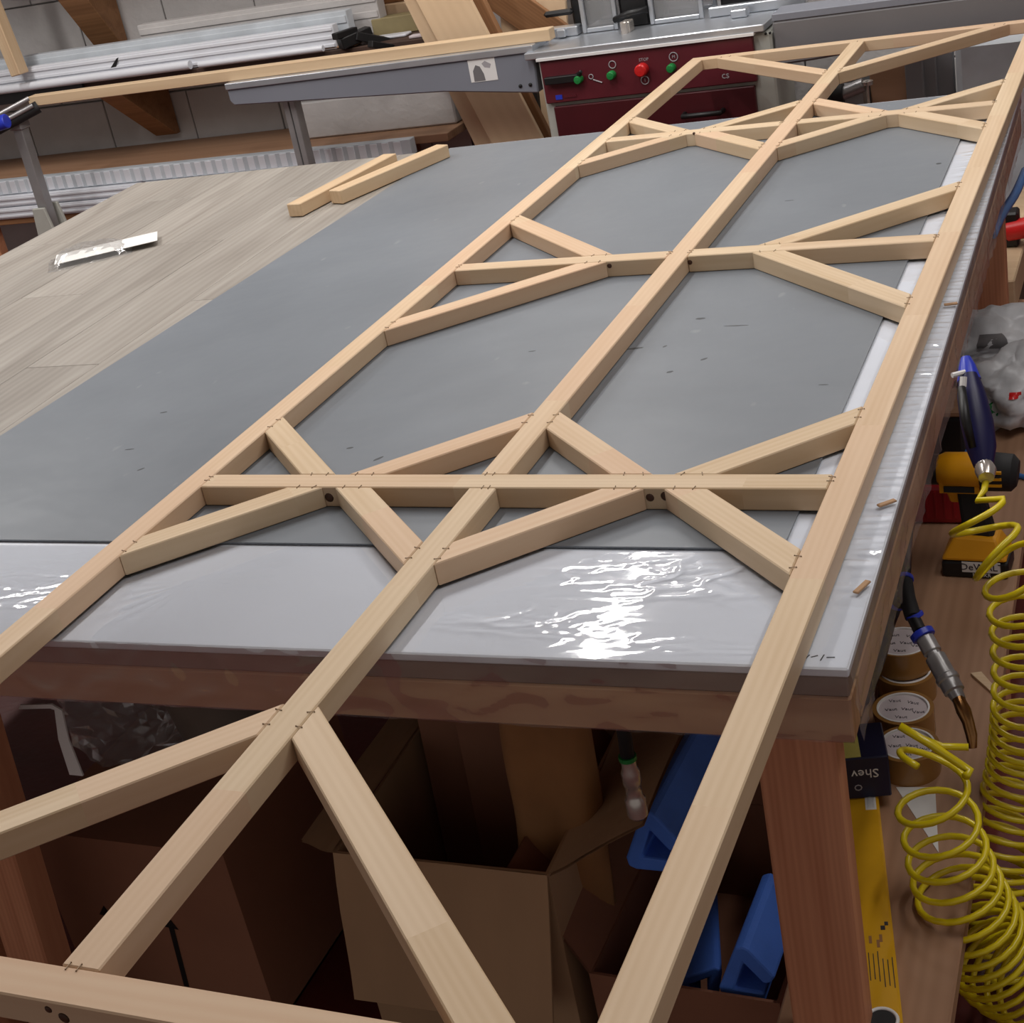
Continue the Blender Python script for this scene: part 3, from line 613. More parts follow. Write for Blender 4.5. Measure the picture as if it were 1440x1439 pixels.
# leaning chipboard sheets
def lean(px_top, px_bot, y, w, t, label, mat='ply', zt=1.45, yt=None, zb=0.0):
    A = ay(*px_top, y); B = ay(*px_bot, y); d = (A - B) / (A.z - B.z); b = B + d * (zb - B.z); tp = B + d * (zt - B.z); b.y = y; tp.y = y + (0.0 if yt is None else yt)
    L_ = (tp - b).length
    x = (tp - b).normalized(); yv = Vector((0, -1, 0)); yv = (yv - x * yv.dot(x)).normalized(); z = yv.cross(x)
    o = bpy.data.objects.new('leaning_board', mesh_from('leaning_board', MB().box((0, 0, 0), (L_, w, t)), mat, 0.002)); C.objects.link(o)
    R = Matrix((x, z, -yv)).transposed(); Mx = R.to_4x4(); lift = abs(z.z) * w / 2 + abs(yv.z) * t / 2
    Mx.translation = (b + tp) / 2 + Vector((0, 0, lift)); o.matrix_basis = Mx
    tag(o, label, 'board', 'boards leaning behind the saw'); return o
lean((577, 0), (648, 140), 3.30, 0.09, 0.018, 'narrow chipboard strip leaning left, leftmost behind the saw beam', yt=0.05)
lean((612, 0), (688, 140), 3.27, 0.19, 0.018, 'broad chipboard sheet leaning left behind the saw beam', yt=0.05)
lean((664, 0), (735, 140), 3.34, 0.05, 0.03, 'dark edged batten leaning beside the broad chipboard sheet', 'bracket_wood', yt=0.05)
lean((722, 0), (742, 140), 3.42, 0.26, 0.018, 'chipboard sheet standing nearly upright beside the saw cabinet', yt=0.25)
lean((700, 8), (770, 58), 3.55, 0.12, 0.02, 'dark brown board crossing behind the upright chipboard', 'bracket_wood', zt=1.5, zb=0.6)
# ribbed panels on the lower shelf front
profile('ribbed_cladding', 'long ribbed white plastic panel lying on the lower shelf', -4.8, -1.75, 3.30, 3.345, 0.6, 0.66, 'ribbed', 'panels stacked at the lower shelf', 0)
rp = bpy.data.objects[[o.name for o in bpy.data.objects if o.name.startswith('ribbed_cladding')][0]]
rbm = mesh_from('rib', MB().box((0, 0, 0), (0.03, 0.004, 0.052)), 'white_pvc', 0.001)
for k in range(60):
    o = bpy.data.objects.new('rib', rbm); C.objects.link(o); o.parent = rp; o.location = (-1.48 + k * 0.05, -0.001, 0.03)
profile('white_cladding', 'upper white panel of the stack under the ribbed one', -4.8, -3.0, 3.27, 3.34, 0.555, 0.598, 'white_pvc', 'panels stacked at the lower shelf', 2)
profile('white_cladding', 'lower white panel of the stack, nearest the planks', -4.8, -2.95, 3.26, 3.34, 0.505, 0.552, 'white_pvc', 'panels stacked at the lower shelf', 2)
profile('white_cladding', 'thin white panel edge reaching right under the ribbed panel', -2.98, -2.1, 3.28, 3.34, 0.585, 0.598, 'white_pvc', 'panels stacked at the lower shelf', 0)
tr = thing('trestle', 'low wooden trestle carrying the white panels by the wall', 'trestle', (-3.75, 3.3, 0))
obj('top_bar', MB().box((0, 0, 0.49), (2.3, 0.06, 0.024)), 'bracket_wood', tr, 0.002)
for x in (-1.0, -0.1, 0.35, 1.05): obj('leg', MB().box((x, 0, 0.239), (0.06, 0.05, 0.478)), 'leg_wood', tr, 0.002)
tr2 = thing('trestle', 'second wooden trestle, under the right end of the ribbed panel', 'trestle', (-2.2, 3.3, 0))
obj('top_bar', MB().box((0, 0, 0.57), (0.8, 0.06, 0.024)), 'bracket_wood', tr2, 0.002)
for x in (-0.3, 0.3): obj('leg', MB().box((x, 0, 0.279), (0.06, 0.05, 0.558)), 'leg_wood', tr2, 0.002)
block_at('grey_slab', 'pale grey slab lying along the right end of the lower shelf', 'slab', -2.36, -1.64, 3.5, 3.7, 0.6565, 0.80, 'wall', bev=0.006)
block_at('green_crate', 'dark green crate in the gap left of the leaning boards', 'box', -1.60, -1.3, 3.5, 3.6, 0.0, 0.85, 'rubber', bev=0.01)
# things under and behind the outfeed beam at the right
def rbox(px0, px1, py0, py1, y, dep, mat, name, label, cat, bev=0.004):
    a = ay(px0, py1, y); b = ay(px1, py0, y)
    return block_at(name, label, cat, a.x, b.x, y, y + dep, 0.0, b.z, mat, None, 0, bev)
rbox(1225, 1285, 85, 140, 3.35, 0.05, 'board_wood', 'brown_board', 'brown board standing on end under the right saw beam', 'board')
for k, (a, b, lab) in enumerate(((1275, 1296, 'dark panel standing beside the brown board, first of three'), (1294, 1315, 'dark panel in the middle of the three by the pale cabinet'), (1313, 1340, 'dark panel nearest the pale cabinet'))):
    rbox(a, b, 78 - k * 3, 140, 3.3 + 0.04 * k, 0.03, 'saw_dgrey', 'dark_sheet', lab, 'panel')
rbox(1345, 1470, 45, 130, 3.30, 0.3, 'ribbed', 'grey_cabinet', 'pale grey cabinet under the right saw beam', 'cabinet', 0.02)
vz = thing('clamp_head', 'small metal clamp head with knurled wheels beside the saw cabinet', 'clamp', (-0.12, 3.28, 0))
v0 = Vector((-0.12, 3.28, 0))
obj('stand', MB().box((0, 0.05, 0.34), (0.1, 0.1, 0.68)), 'saw_dgrey', vz, 0.004)
pv = ay(1178, 131, 3.27) - v0; obj('wheel', MB().tube([pv + Vector((-0.02, 0, 0)), pv + Vector((0.02, 0, 0))], 0.032, 14), 'rubber', vz, 0.003, smooth='auto')
pv = ay(1200, 126, 3.27) - v0; obj('screw', MB().tube([pv + Vector((-0.04, 0, -0.01)), pv + Vector((0.035, 0, 0.012))], 0.022, 12).box(tuple(pv + Vector((0, 0.03, -0.03))), (0.06, 0.06, 0.06)), 'steel', vz, smooth='auto')
pv = ay(1219, 114, 3.27) - v0; obj('knob', MB().tube([pv, pv + Vector((0, 0, -0.012))], 0.02, 12).tube([pv, pv + Vector((0, 0, -0.08))], 0.006, 8), 'chrome', vz, smooth='auto')
block_at('machine_base', 'dark base box under the clamp head beside the saw', 'box', -0.28, 0.0, 3.42, 3.6, 0, 0.66, 'rubber')

# ------------------------------------------------------------------ under the bench
def carton(name, label, x0, x1, y0, y1, z1, mat, rz=0.0, flaps=(), z0=0.0, open_=True):
    t = thing(name, label, 'box', ((x0 + x1) / 2, (y0 + y1) / 2, z0), (0, 0, rz)); w = x1 - x0; d = y1 - y0; h = z1 - z0; k = 0.005
    mb = MB().box((0, 0, k / 2), (w, d, k)).box((0, -d / 2 + k / 2, h / 2), (w, k, h)).box((0, d / 2 - k / 2, h / 2), (w, k, h)).box((-w / 2 + k / 2, 0, h / 2), (k, d - 2 * k, h)).box((w / 2 - k / 2, 0, h / 2), (k, d - 2 * k, h))
    if not open_: mb.box((0, 0, h - k / 2), (w - 2 * k, d - 2 * k, k))
    obj('body', mb, mat, t)
    for (side, L_, ang) in flaps:               # ang: 0 = straight up, >0 = folded outward
        s_, c_ = math.sin(ang), math.cos(ang)
        if side in 'FB':
            sg = -1 if side == 'F' else 1; a = Vector((-w / 2, sg * d / 2, h)); b = Vector((w / 2, sg * d / 2, h)); out = Vector((0, sg * s_, c_)) * L_
        else:
            sg = -1 if side == 'L' else 1; a = Vector((sg * w / 2, -d / 2, h)); b = Vector((sg * w / 2, d / 2, h)); out = Vector((sg * s_, 0, c_)) * L_
        n = (b - a).cross(out).normalized() * 0.004
        nu, nv = 8, 5
        f = MB(); amp = 0.006
        def fn(u, v, a=a, b=b, out=out, n=n): return a + (b - a) * (u * (1 - 0.06 * v) + 0.03 * v) + out * v + n * amp / 0.004 * noise.noise(Vector((u * 2.5, v * 2, h * 7 + sg)))
        f.grid(fn, nu, nv); f.grid(lambda u, v: fn(u, v) + n, nu, nv)
        obj('flap', f, mat, t)
    return t
lbx = carton('cardboard_box', 'closed brown cardboard box with black arrow prints behind the left bench leg', -0.86, -0.47, -0.25, 0.14, 0.365, 'card_d', 0.0, (), 0.0, False)
def arrow(px, py, s, tailpx):
    p = ay(px, py, -0.252) - lbx.location; q_ = ay(*tailpx, -0.252) - lbx.location; d = (Vector((q_.x, 0, q_.z)) - Vector((p.x, 0, p.z))); L_ = d.length; d.normalize(); n = Vector((d.z, 0, -d.x)); y = -0.1965
    P = lambda a, b: ((p + d * a + n * b).x, (p + d * a + n * b).z)
    obj('arrow_print', MB().prof([P(0, 0), P(s, s * 0.6), P(s, -s * 0.6)], y, y + 0.001).prof([P(s, s * 0.22), P(L_, s * 0.22), P(L_, -s * 0.22), P(s, -s * 0.22)], y, y + 0.001), 'black', lbx)
arrow(237, 1292, 0.022, (262, 1388)); arrow(145, 1275, 0.022, (165, 1350))
ob = carton('cardboard_box', 'open brown cardboard box in the middle under the bench, front flap hanging', -0.275, 0.075, -0.235, 0.16, 0.385, 'card', 0.02, (('F', 0.24, 2.86), ('L', 0.06, 1.5), ('R', 0.18, 1.0), ('B', 0.2, -0.15)))
rbx = carton('cardboard_box', 'open brown cardboard box beside the bench leg, holding blue foam', 0.115, 0.40, -0.235, 0.19, 0.205, 'card_d', -0.02, (('L', 0.2, 0.55), ('B', 0.16, 0.1)))
# sheets and crumpled paper in the middle box
for k, (dx, dy, hh, w_, lab) in enumerate(((-0.08, 0.10, 0.60, 0.16, 'brown card sheet at the left in the middle box'), (0.02, 0.12, 0.63, 0.18, 'brown card sheet at the back of the middle box'), (-0.02, 0.07, 0.57, 0.10, 'narrow card sheet standing front of the others in the middle box'))):
    tag(obj('card_sheet', MB().box((0, 0, hh / 2), (w_, 0.005, hh), Matrix.Rotation(-0.06, 3, 'X')), 'card_d', None, loc=(-0.1 + dx, -0.04 + dy, 0.012), rot=(0, 0, 0.05 * k)), lab, 'card', 'card sheets in the middle box')
def crumple(u, v):
    a = u * 2 * PI; r = 0.075 + 0.02 * math.sin(3 * a + v * 4) + 0.02 * noise.noise(Vector((math.cos(a) * 1.6, math.sin(a) * 1.6, v * 3)))
    return (0.0 + r * math.cos(a) * (1 - 0.25 * v), 0.6 * r * math.sin(a), 0.02 + v * 0.66 + 0.02 * math.sin(a * 2))
tag(obj('paper_sack', MB().grid(crumple, 40, 20), 'kraft', None, loc=(0.0, -0.10, 0.012), rot=(0, 0.12, 0), smooth='auto'), 'crumpled brown paper sack standing in the middle cardboard box', 'sack')
# blue foam channels
def channel(s):
    out = [(0.034, -0.002), (0.040, 0.008), (0.010, 0.046), (0.002, 0.050), (-0.008, 0.046), (-0.036, -0.022), (-0.034, -0.034), (-0.024, -0.038), (0.022, -0.038), (0.024, -0.020), (-0.014, -0.018), (0.001, 0.022), (0.024, -0.006)]
    return [(x * s, z * s) for (x, z) in out]
fo_l = az(1047, 1378, 0.235); 
fm = MB(); pr = channel(1.12); fm.hexa([(x, 0, z) for (x, z) in pr], [(x, 0.17, z) for (x, z) in pr])
f1 = obj('foam_channel', fm, 'foam', None, 0.004, loc=ay(1047, 1376, -0.22), rot=(-0.06, 0, 0.0), seg=2); tag(f1, 'bright blue foam channel end-on in the box beside the bench leg', 'foam', 'blue foam channels')
f1.scale = (1.0, 1, 1.0)
fm = MB(); pr = channel(1.15); fm.hexa([(x, 0, z) for (x, z) in pr], [(x, 0.42, z) for (x, z) in pr])
pA = ay(915, 1190, -0.12); pB = ay(985, 1055, 0.16); d = (pB - pA).normalized()
f2 = obj('foam_channel', fm, 'foam', None, 0.004, loc=pA, seg=2); f2.rotation_euler = Vector((0, 1, 0)).rotation_difference(d).to_euler()
tag(f2, 'darker blue foam channel leaning up under the bench rail', 'foam', 'blue foam channels')
fm = MB(); pr = channel(0.8); fm.hexa([(x, 0, z) for (x, z) in pr], [(x, 0.3, z) for (x, z) in pr])
f3 = obj('foam_channel', fm, 'foam', None, 0.003, loc=ay(985, 1385, -0.17), rot=(-0.2, 0.9, 0.15), seg=2); tag(f3, 'blue foam channel tipped over, mostly behind the right stile', 'foam', 'blue foam channels')
# air coupler hanging from under the rail
cp = thing('air_coupler', 'shiny air hose coupler hanging on a black hose below the bench rail', 'coupler', ay(898, 1150, -0.32))
ct = ay(899, 1040, -0.32) - cp.location; h_ = ct.z
obj('hose', MB().tube([(0, 0, h_ - 0.03), (0.002, 0, h_ + 0.03), (0.0, 0.02, h_ + 0.085), (0.0, 0.06, h_ + 0.1)], 0.009, 10), 'rubber', cp, smooth=True)
obj('collar', MB().lathe([(0.0115, h_ - 0.032), (0.0115, h_ - 0.026)], 14), 'green', cp)
obj('body', MB().lathe([(0.008, 0), (0.011, 0.004), (0.0135, 0.006), (0.0135, 0.03), (0.0105, 0.034), (0.0105, 0.052), (0.012, 0.054), (0.012, 0.072), (0.0095, 0.078), (0.0095, h_ - 0.03)], 18), 'chrome', cp, smooth='auto')
# left: bag, strap, bucket on the closed box
bk = ay(232, 1190, 0.0)
bt = thing('bucket', 'dull grey bucket standing on the closed cardboard box', 'bucket', (-0.62, 0.03, 0.366))
obj('body', MB().lathe([(0.075, 0), (0.098, 0.155), (0.103, 0.155), (0.103, 0.163), (0.094, 0.163), (0.072, 0.006), (0, 0.006)], 26), 'bucket', bt, smooth='auto')
def bagf(cx, cy, cz, rx, ry, rz, seed, amp=0.18):
    def fn(u, v):
        a = u * 2 * PI; b = (v - 0.5) * PI; d = Vector((math.cos(a) * math.cos(b), math.sin(a) * math.cos(b), math.sin(b)))
        k = 1 + amp * noise.noise(d * 2.2 + Vector((seed, 0, 0))) + amp * 0.7 * (abs(noise.noise(d * 4.5 + Vector((0, seed, 0)))))
        return (cx + d.x * rx * k, cy + d.y * ry * k, max(0.0, cz + d.z * rz * k))
    return fn
cb = MB().grid(bagf(0, 0, 0.085, 0.13, 0.10, 0.10, 3.1, 0.3), 36, 22)
tag(obj('plastic_bag', cb, 'clear', None, loc=(-0.80, 0.0, 0.366)), 'crumpled clear plastic bag on the closed box under the bench', 'bag')
s_a = ay(28, 994, -0.28); s_b = ay(72, 993, -0.28); s_c = ay(90, 1040, -0.29); s_d = ay(108, 1090, -0.30)
strap = MB()
pts = [s_a, s_b, s_b + Vector((0.012, 0, -0.006)), s_c, s_d]
for i in range(len(pts) - 1):
    wv = Vector((0.010, 0, 0.0)) if i > 1 else Vector((0, 0, 0.004)); th = Vector((0, 0.0015, 0))
    w0 = Vector((0.003, 0, 0.004)) if i <= 1 else Vector((0.004 + 0.003 * (i - 1), 0, 0)); w1 = Vector((0.003, 0, 0.004)) if i < 1 else Vector((0.004 + 0.003 * i, 0, 0))
    strap.hexa([pts[i] - w0 - th, pts[i] + w0 - th, pts[i] + w0 + th, pts[i] - w0 + th], [pts[i + 1] - w1 - th, pts[i + 1] + w1 - th, pts[i + 1] + w1 + th, pts[i + 1] - w1 + th])
tag(obj('white_strap', strap, 'white'), 'white strap hanging down under the left of the bench', 'strap')

# ------------------------------------------------------------------ shelf board and tools at the right
ZB = 0.28
sb = thing('shelf_board', 'wide brown board on low supports running along the right of the workbench', 'board', (0.50, 0.7, 0))
def sbp(name, mb, mat, **k): return obj(name, mb, mat, sb, **k)
o = bpy.data.objects.new('plank', mesh_from('plank', MB().box((0, 0, 0), (2.25, 0.215, 0.035)), 'board_wood', 0.003)); C.objects.link(o); o.parent = sb; o.location = (0.012, -0.045, ZB - 0.0175); o.rotation_euler = (0, 0, PI / 2 + 0.018)
for yy in (-0.85, 0.1, 0.98): sbp('support', MB().box((0.02, yy, (ZB - 0.036) / 2), (0.15, 0.06, ZB - 0.036)), 'leg_wood', bevel=0.003)
# tape rolls
def tape_roll(label, pos, ro, ri, h, on=None):
    t = thing('tape_roll', label, 'tape roll', pos, group='brown tape rolls on the shelf board')
    obj('tape', MB().lathe([(ri, 0), (ro, 0), (ro, h), (ri, h), (ri, 0)], 40), 'tape', t, smooth='auto')
    obj('core_rim', MB().lathe([(ri - 0.003, h * 0.2), (ri, h * 0.2), (ri, h + 0.0008), (ri - 0.003, h + 0.0008), (ri - 0.003, h * 0.2)], 40), 'white', t, smooth='auto')
    obj('label_disc', MB().lathe([(0, h - 0.004), (ri - 0.003, h - 0.004), (ri - 0.003, h - 0.003), (0, h - 0.003)], 40), 'disc', t)
    for (x, y, r) in ((-0.4, 0.5, 0.2), (0.3, 0.45, -0.15), (-0.45, -0.1, 0.3), (0.15, 0.0, 0.05), (0.0, -0.55, 0.1), (0.6, -0.15, 0.2)):
        text_mesh('print', 'Vaut', ri * 0.25, 'ink', t, (x * ri, y * ri, h - 0.0028), (0, 0, r), 0.0002)
    return t
p2 = az(1270, 995, ZB + 0.047); p3 = az(1276, 1046, ZB + 0.047); p1_ = az(1268, 902, ZB + 0.0475 + 0.047)
RO = min(0.064, (p2 - p3).length / 2 - 0.001)
tape_roll('full tape roll nearest the navy box', (p3.x, p3.y, ZB), RO, 0.042, 0.047)
tape_roll('full tape roll in the middle of the row', (p2.x, p2.y, ZB), RO, 0.042, 0.047)
p4 = Vector((p1_.x, p2.y + 2 * RO + 0.012, ZB)); tape_roll('full tape roll lying under the small one', (p4.x + 0.005, max(p4.y, p1_.y - 0.02), ZB), RO, 0.042, 0.047)
tape_roll('nearly used small tape roll stacked on top of another', (p1_.x, p1_.y, ZB + 0.0475), 0.0475, 0.0445, 0.047)
# spirit level, navy box, paper scraps
lvA = az(1270, 1439, ZB + 0.022); lvB = az(1236, 1128, ZB + 0.022); d = (lvB - lvA); d.z = 0; d.normalize(); n = Vector((-d.y, d.x, 0))
ang = math.atan2(d.y, d.x)
lv = thing('spirit_level', 'yellow spirit level lying flat on the board beside the bench leg', 'level', (lvA + n * 0.029) * 1.0 - Vector((0, 0, 0.022)), (0, 0, ang))
LL = (lvB - lvA).length + 0.08
lvm = MB()
hole = (-0.012, 0.0)
obj('body', MB().box((LL / 2 - 0.012, 0, 0.011), (LL + 0.02, 0.058, 0.022)), 'yellow', lv, 0.003)
hr = 0.017
obj('hand_hole', MB().lathe([(hr, 0.0221), (hr, 0.0226), (0, 0.0226)], 24, (0.006, -0.004, 0)), 'rubber', lv)
obj('hole_rim', MB().tube([(0.006 + math.cos(k * PI / 14) * 0.019, -0.004 + math.sin(k * PI / 14) * 0.019, 0.0225) for k in range(29)], 0.0025, 6, False), 'white', lv, smooth=True)
vv = local(lv, az(1228, 1130, ZB + 0.022)); obj('vial_window', MB().box((vv.x, vv.y + 0.004, 0.0222), (0.03, 0.016, 0.001)), 'white', lv); obj('vial', MB().tube([(vv.x - 0.011, vv.y + 0.004, 0.022), (vv.x + 0.011, vv.y + 0.004, 0.022)], 0.005, 10), 'clear', lv)
for k in range(7):
    obj('print_line', MB().box((0.10 - (0.012 if k > 3 else 0), 0.012 - k * 0.006, 0.0222), (0.055 - 0.004 * (k % 3), 0.0012, 0.0006)), 'ink', lv)
obj('print_mark', MB().box((0.172, -0.016, 0.0222), (0.008, 0.006, 0.0006)).box((0.180, -0.021, 0.0222), (0.007, 0.005, 0.0006)), 'ink', lv)
for (x, y) in ((0.15, 0.002), (0.142, -0.008), (0.152, -0.012)): obj('print_mark', MB().box((x, y, 0.0222), (0.014, 0.004, 0.0006)), 'kraft', lv)
nb = az(1182, 1122, ZB + 0.0228); nbr = az(1241, 1117, ZB + 0.0228); nt_ = 0.085
wd = (nbr - nb).length + 0.03
nx = thing('navy_box', 'dark navy box with upside-down pale lettering standing on the spirit level', 'box', (nb.x + (nbr.x - nb.x) / 2 - 0.012, nb.y + 0.045, ZB + 0.0228), (0, 0, math.atan2(nbr.y - nb.y, nbr.x - nb.x)))
obj('body', MB().box((0, 0, 0.0375), (wd, 0.09, 0.075)), 'navy', nx, 0.002)
obj('top_label', MB().box((-0.015, 0.0, 0.0755), (wd - 0.05, 0.084, 0.001)), 'paleyellow', nx)
text_mesh('lettering', 'Shev', 0.022, 'paper', nx, (0.01, -0.0456, 0.047), (PI / 2, PI, 0))
text_mesh('lettering', 'O', 0.016, 'sign_grey', nx, (-0.002, -0.0456, 0.022), (PI / 2, PI, 0))
pp = [az(1260, 1108, ZB), az(1315, 1108, ZB), az(1320, 1200, ZB)]
tag(obj('paper_scrap', MB().prism([(p.x, p.y) for p in pp], ZB + 0.0003, ZB + 0.0012), 'paper'), 'white triangular paper scrap on the board under the coiled hose', 'paper')
pp = [az(1365, 950, ZB), az(1380, 948, ZB), az(1396, 966, ZB), az(1394, 976, ZB)]
tag(obj('wood_splinter', MB().prism([(p.x, p.y) for p in pp], ZB + 0.0003, ZB + 0.005), 'pine_old'), 'pale wood splinter on the board beside the coiled hose', 'splinter')

# air line: black tubes with blue rings, metal coupler, brass tail, beside the bench edge
al = thing('air_fitting', 'black air line tee with blue rings and chrome coupler hanging beside the bench', 'air fitting', ad(1300, 900, 2.28))
o0 = al.location.copy()
D = lambda px, py, dep: ad(px, py, dep) - o0
jn = D(1270, 838, 2.32)
obj('tee_body', MB().tube([D(1272, 818, 2.34), D(1276, 842, 2.31), D(1284, 868, 2.29)], 0.0125, 12).tube([D(1262, 850, 2.35), jn], 0.012, 12), 'rubber', al, smooth='auto')
obj('hose', MB().tube([D(1272, 818, 2.34), D(1274, 790, 2.42), D(1277, 740, 2.6), D(1290, 690, 2.75)], 0.009, 10), 'black', al, smooth=True)
obj('hose', MB().tube([D(1262, 850, 2.35), D(1252, 875, 2.36), D(1240, 920, 2.42), D(1226, 960, 2.5), D(1205, 1010, 2.62)], 0.009, 10), 'black', al, smooth=True)
obj('stem', MB().tube([D(1284, 868, 2.29), D(1294, 888, 2.27)], 0.010, 12), 'black', al, smooth='auto')
for (a, b, r) in ((D(1272, 812, 2.345), D(1272, 817, 2.34), 0.014), (D(1262, 846, 2.345), D(1260, 851, 2.35), 0.014), (D(1285, 863, 2.29), D(1288, 869, 2.29), 0.0135), (D(1295, 889, 2.27), D(1300, 897, 2.265), 0.0185)):
    obj('ring', MB().tube([a, b], r, 16), 'blue', al, 0.001, smooth='auto')
ca, cb_ = D(1300, 897, 2.265), D(1349, 985, 2.2)
def alng(t): return ca + (cb_ - ca) * t
obj('coupler', MB().tube([alng(t) for t in (0, 0.02, 0.24, 0.26, 0.30, 0.32, 0.62, 0.64, 0.70, 0.72, 0.86, 0.88, 1.0)], [0.012, 0.014, 0.014, 0.011, 0.011, 0.0155, 0.0155, 0.0175, 0.0175, 0.0155, 0.0155, 0.012, 0.010], 18), 'steel', al, smooth='auto')
obj('tail', MB().tube([D(1347, 982, 2.2), D(1355, 1000, 2.19), D(1361, 1015, 2.19), D(1366, 1034, 2.185), D(1368, 1052, 2.185)], [0.009, 0.011, 0.009, 0.0085, 0.006], 12), 'brass', al, smooth='auto')['label'] = 'curved brass tail'

# cordless drill
dr = thing('cordless_drill', 'yellow and black cordless drill standing on its battery on the board', 'drill', az(1376, 800, ZB), (0, 0, -0.05))
dz = lambda p: p
Rx = Matrix.Rotation(PI / 2, 3, 'Y')
obj('battery', MB().box((0, 0, 0.018), (0.122, 0.076, 0.036)), 'black', dr, 0.006, seg=2)
obj('foot', MB().hexa([(-0.062, -0.04, 0.0365), (0.06, -0.04, 0.0365), (0.06, 0.04, 0.0365), (-0.062, 0.04, 0.0365)], [(-0.036, -0.026, 0.085), (0.04, -0.026, 0.08), (0.04, 0.026, 0.08), (-0.036, 0.026, 0.085)]), 'drill_y', dr, 0.006, seg=2)
obj('battery_label', MB().box((0.012, -0.0385, 0.025), (0.07, 0.001, 0.022)), 'paper', dr); text_mesh('lettering', 'DeWALT', 0.02, 'ink', dr, (0.014, -0.0392, 0.025), (PI / 2, 0, 0)); text_mesh('lettering', '18V XR', 0.011, 'paper', dr, (0.012, -0.0386, 0.008), (PI / 2, 0, 0))
obj('handle', MB().hexa([(-0.022, -0.019, 0.075), (0.036, -0.019, 0.075), (0.036, 0.019, 0.075), (-0.022, 0.019, 0.075)], [(-0.030, -0.017, 0.18), (0.014, -0.017, 0.18), (0.014, 0.017, 0.18), (-0.030, 0.017, 0.18)]), 'rubber', dr, 0.008, seg=2)
obj('trigger', MB().hexa([(-0.043, -0.009, 0.145), (-0.026, -0.009, 0.145), (-0.026, 0.009, 0.145), (-0.043, 0.009, 0.145)], [(-0.052, -0.009, 0.178), (-0.026, -0.009, 0.178), (-0.026, 0.009, 0.178), (-0.052, 0.009, 0.178)]), 'drill_y', dr, 0.003)
obj('body', MB().tube([(-0.062, 0, 0.21), (-0.05, 0, 0.21), (0.0, 0, 0.21), (0.016, 0, 0.21)], [0.027, 0.033, 0.034, 0.034], 20).box((-0.022, 0, 0.188), (0.072, 0.05, 0.03)), 'drill_y', dr, smooth='auto')
obj('motor_cap', MB().tube([(0.016, 0, 0.208), (0.03, 0, 0.208), (0.07, 0, 0.206), (0.08, 0, 0.205)], [0.035, 0.037, 0.035, 0.024], 20), 'rubber', dr, smooth='auto')
for k in range(3): obj('vent', MB().box((0.044, -0.0345, 0.196 + k * 0.013), (0.024, 0.004, 0.005)), 'drill_y', dr)
obj('collar', MB().tube([(-0.098, 0, 0.21), (-0.09, 0, 0.21), (-0.062, 0, 0.21)], [0.026, 0.029, 0.029], 18), 'black', dr, smooth='auto')
obj('chuck', MB().tube([(-0.155, 0, 0.21), (-0.15, 0, 0.21), (-0.11, 0, 0.21), (-0.098, 0, 0.21)], [0.012, 0.021, 0.024, 0.022], 18), 'rubber', dr, smooth='auto')
obj('side_grille', MB().box((-0.022, -0.0262, 0.182), (0.055, 0.003, 0.012)), 'rubber', dr)

# red case behind the drill, small items
rc = az(1312, 738, ZB)
rcase = thing('red_case', 'glossy red plastic case lying behind the drill under the bench edge', 'case', (rc.x - 0.03, rc.y + 0.06, ZB))
obj('body', MB().box((0, 0, 0.045), (0.22, 0.12, 0.09)), 'redcase', rcase, 0.012, seg=3)
for k in range(4): obj('rib', MB().box((0.02 + 0.018 * k, -0.0605, 0.045), (0.004, 0.003, 0.06)), 'redcase', rcase)
bt0 = az(1312, 648, ZB)
bk2 = thing('tool_case', 'black tool case with a pale strip behind the red case', 'case', (bt0.x - 0.03, bt0.y + 0.07, ZB))
obj('body', MB().box((0, 0, 0.05), (0.2, 0.12, 0.10)), 'black', bk2, 0.01, seg=2); obj('lid', MB().box((0, 0, 0.108), (0.21, 0.13, 0.014)), 'board_wood', bk2, 0.003)
sm_ = az(1335, 600, ZB)
# blow gun on the end of the coiled hose
bgn = thing('blow_gun', 'dark blue air blow gun with white nozzle hanging beside the bench edge', 'air gun', ad(1372, 600, 2.150)); o1 = bgn.location.copy()
G = lambda px, py, dep: ad(px, py, dep) - o1
obj('grip', MB().tube([G(1362, 528, 2.170), G(1366, 555, 2.160), G(1374, 595, 2.150), G(1380, 630, 2.140), G(1383, 655, 2.130)], [0.014, 0.020, 0.023, 0.021, 0.014], 16), 'gunblue', bgn, smooth='auto')
obj('head', MB().tube([G(1358, 503, 2.180), G(1360, 515, 2.175), G(1363, 535, 2.170)], [0.007, 0.012, 0.017], 14), 'blue', bgn, smooth='auto')
obj('trigger', MB().tube([G(1352, 545, 2.140), G(1358, 590, 2.120), G(1368, 630, 2.120)], [0.006, 0.007, 0.005], 8), 'black', bgn, smooth=True)
obj('nozzle', MB().tube([G(1339, 528, 2.160), G(1362, 522, 2.165)], 0.004, 8), 'white', bgn, smooth='auto')['label'] = 'thin white nozzle'
obj('lever_pin', MB().tube([G(1355, 530, 2.140), G(1354, 544, 2.140)], 0.005, 8), 'white', bgn)
obj('connector', MB().tube([G(1383, 652, 2.130), G(1386, 662, 2.120), G(1387, 672, 2.110)], [0.012, 0.015, 0.011], 14), 'chrome', bgn, smooth='auto')
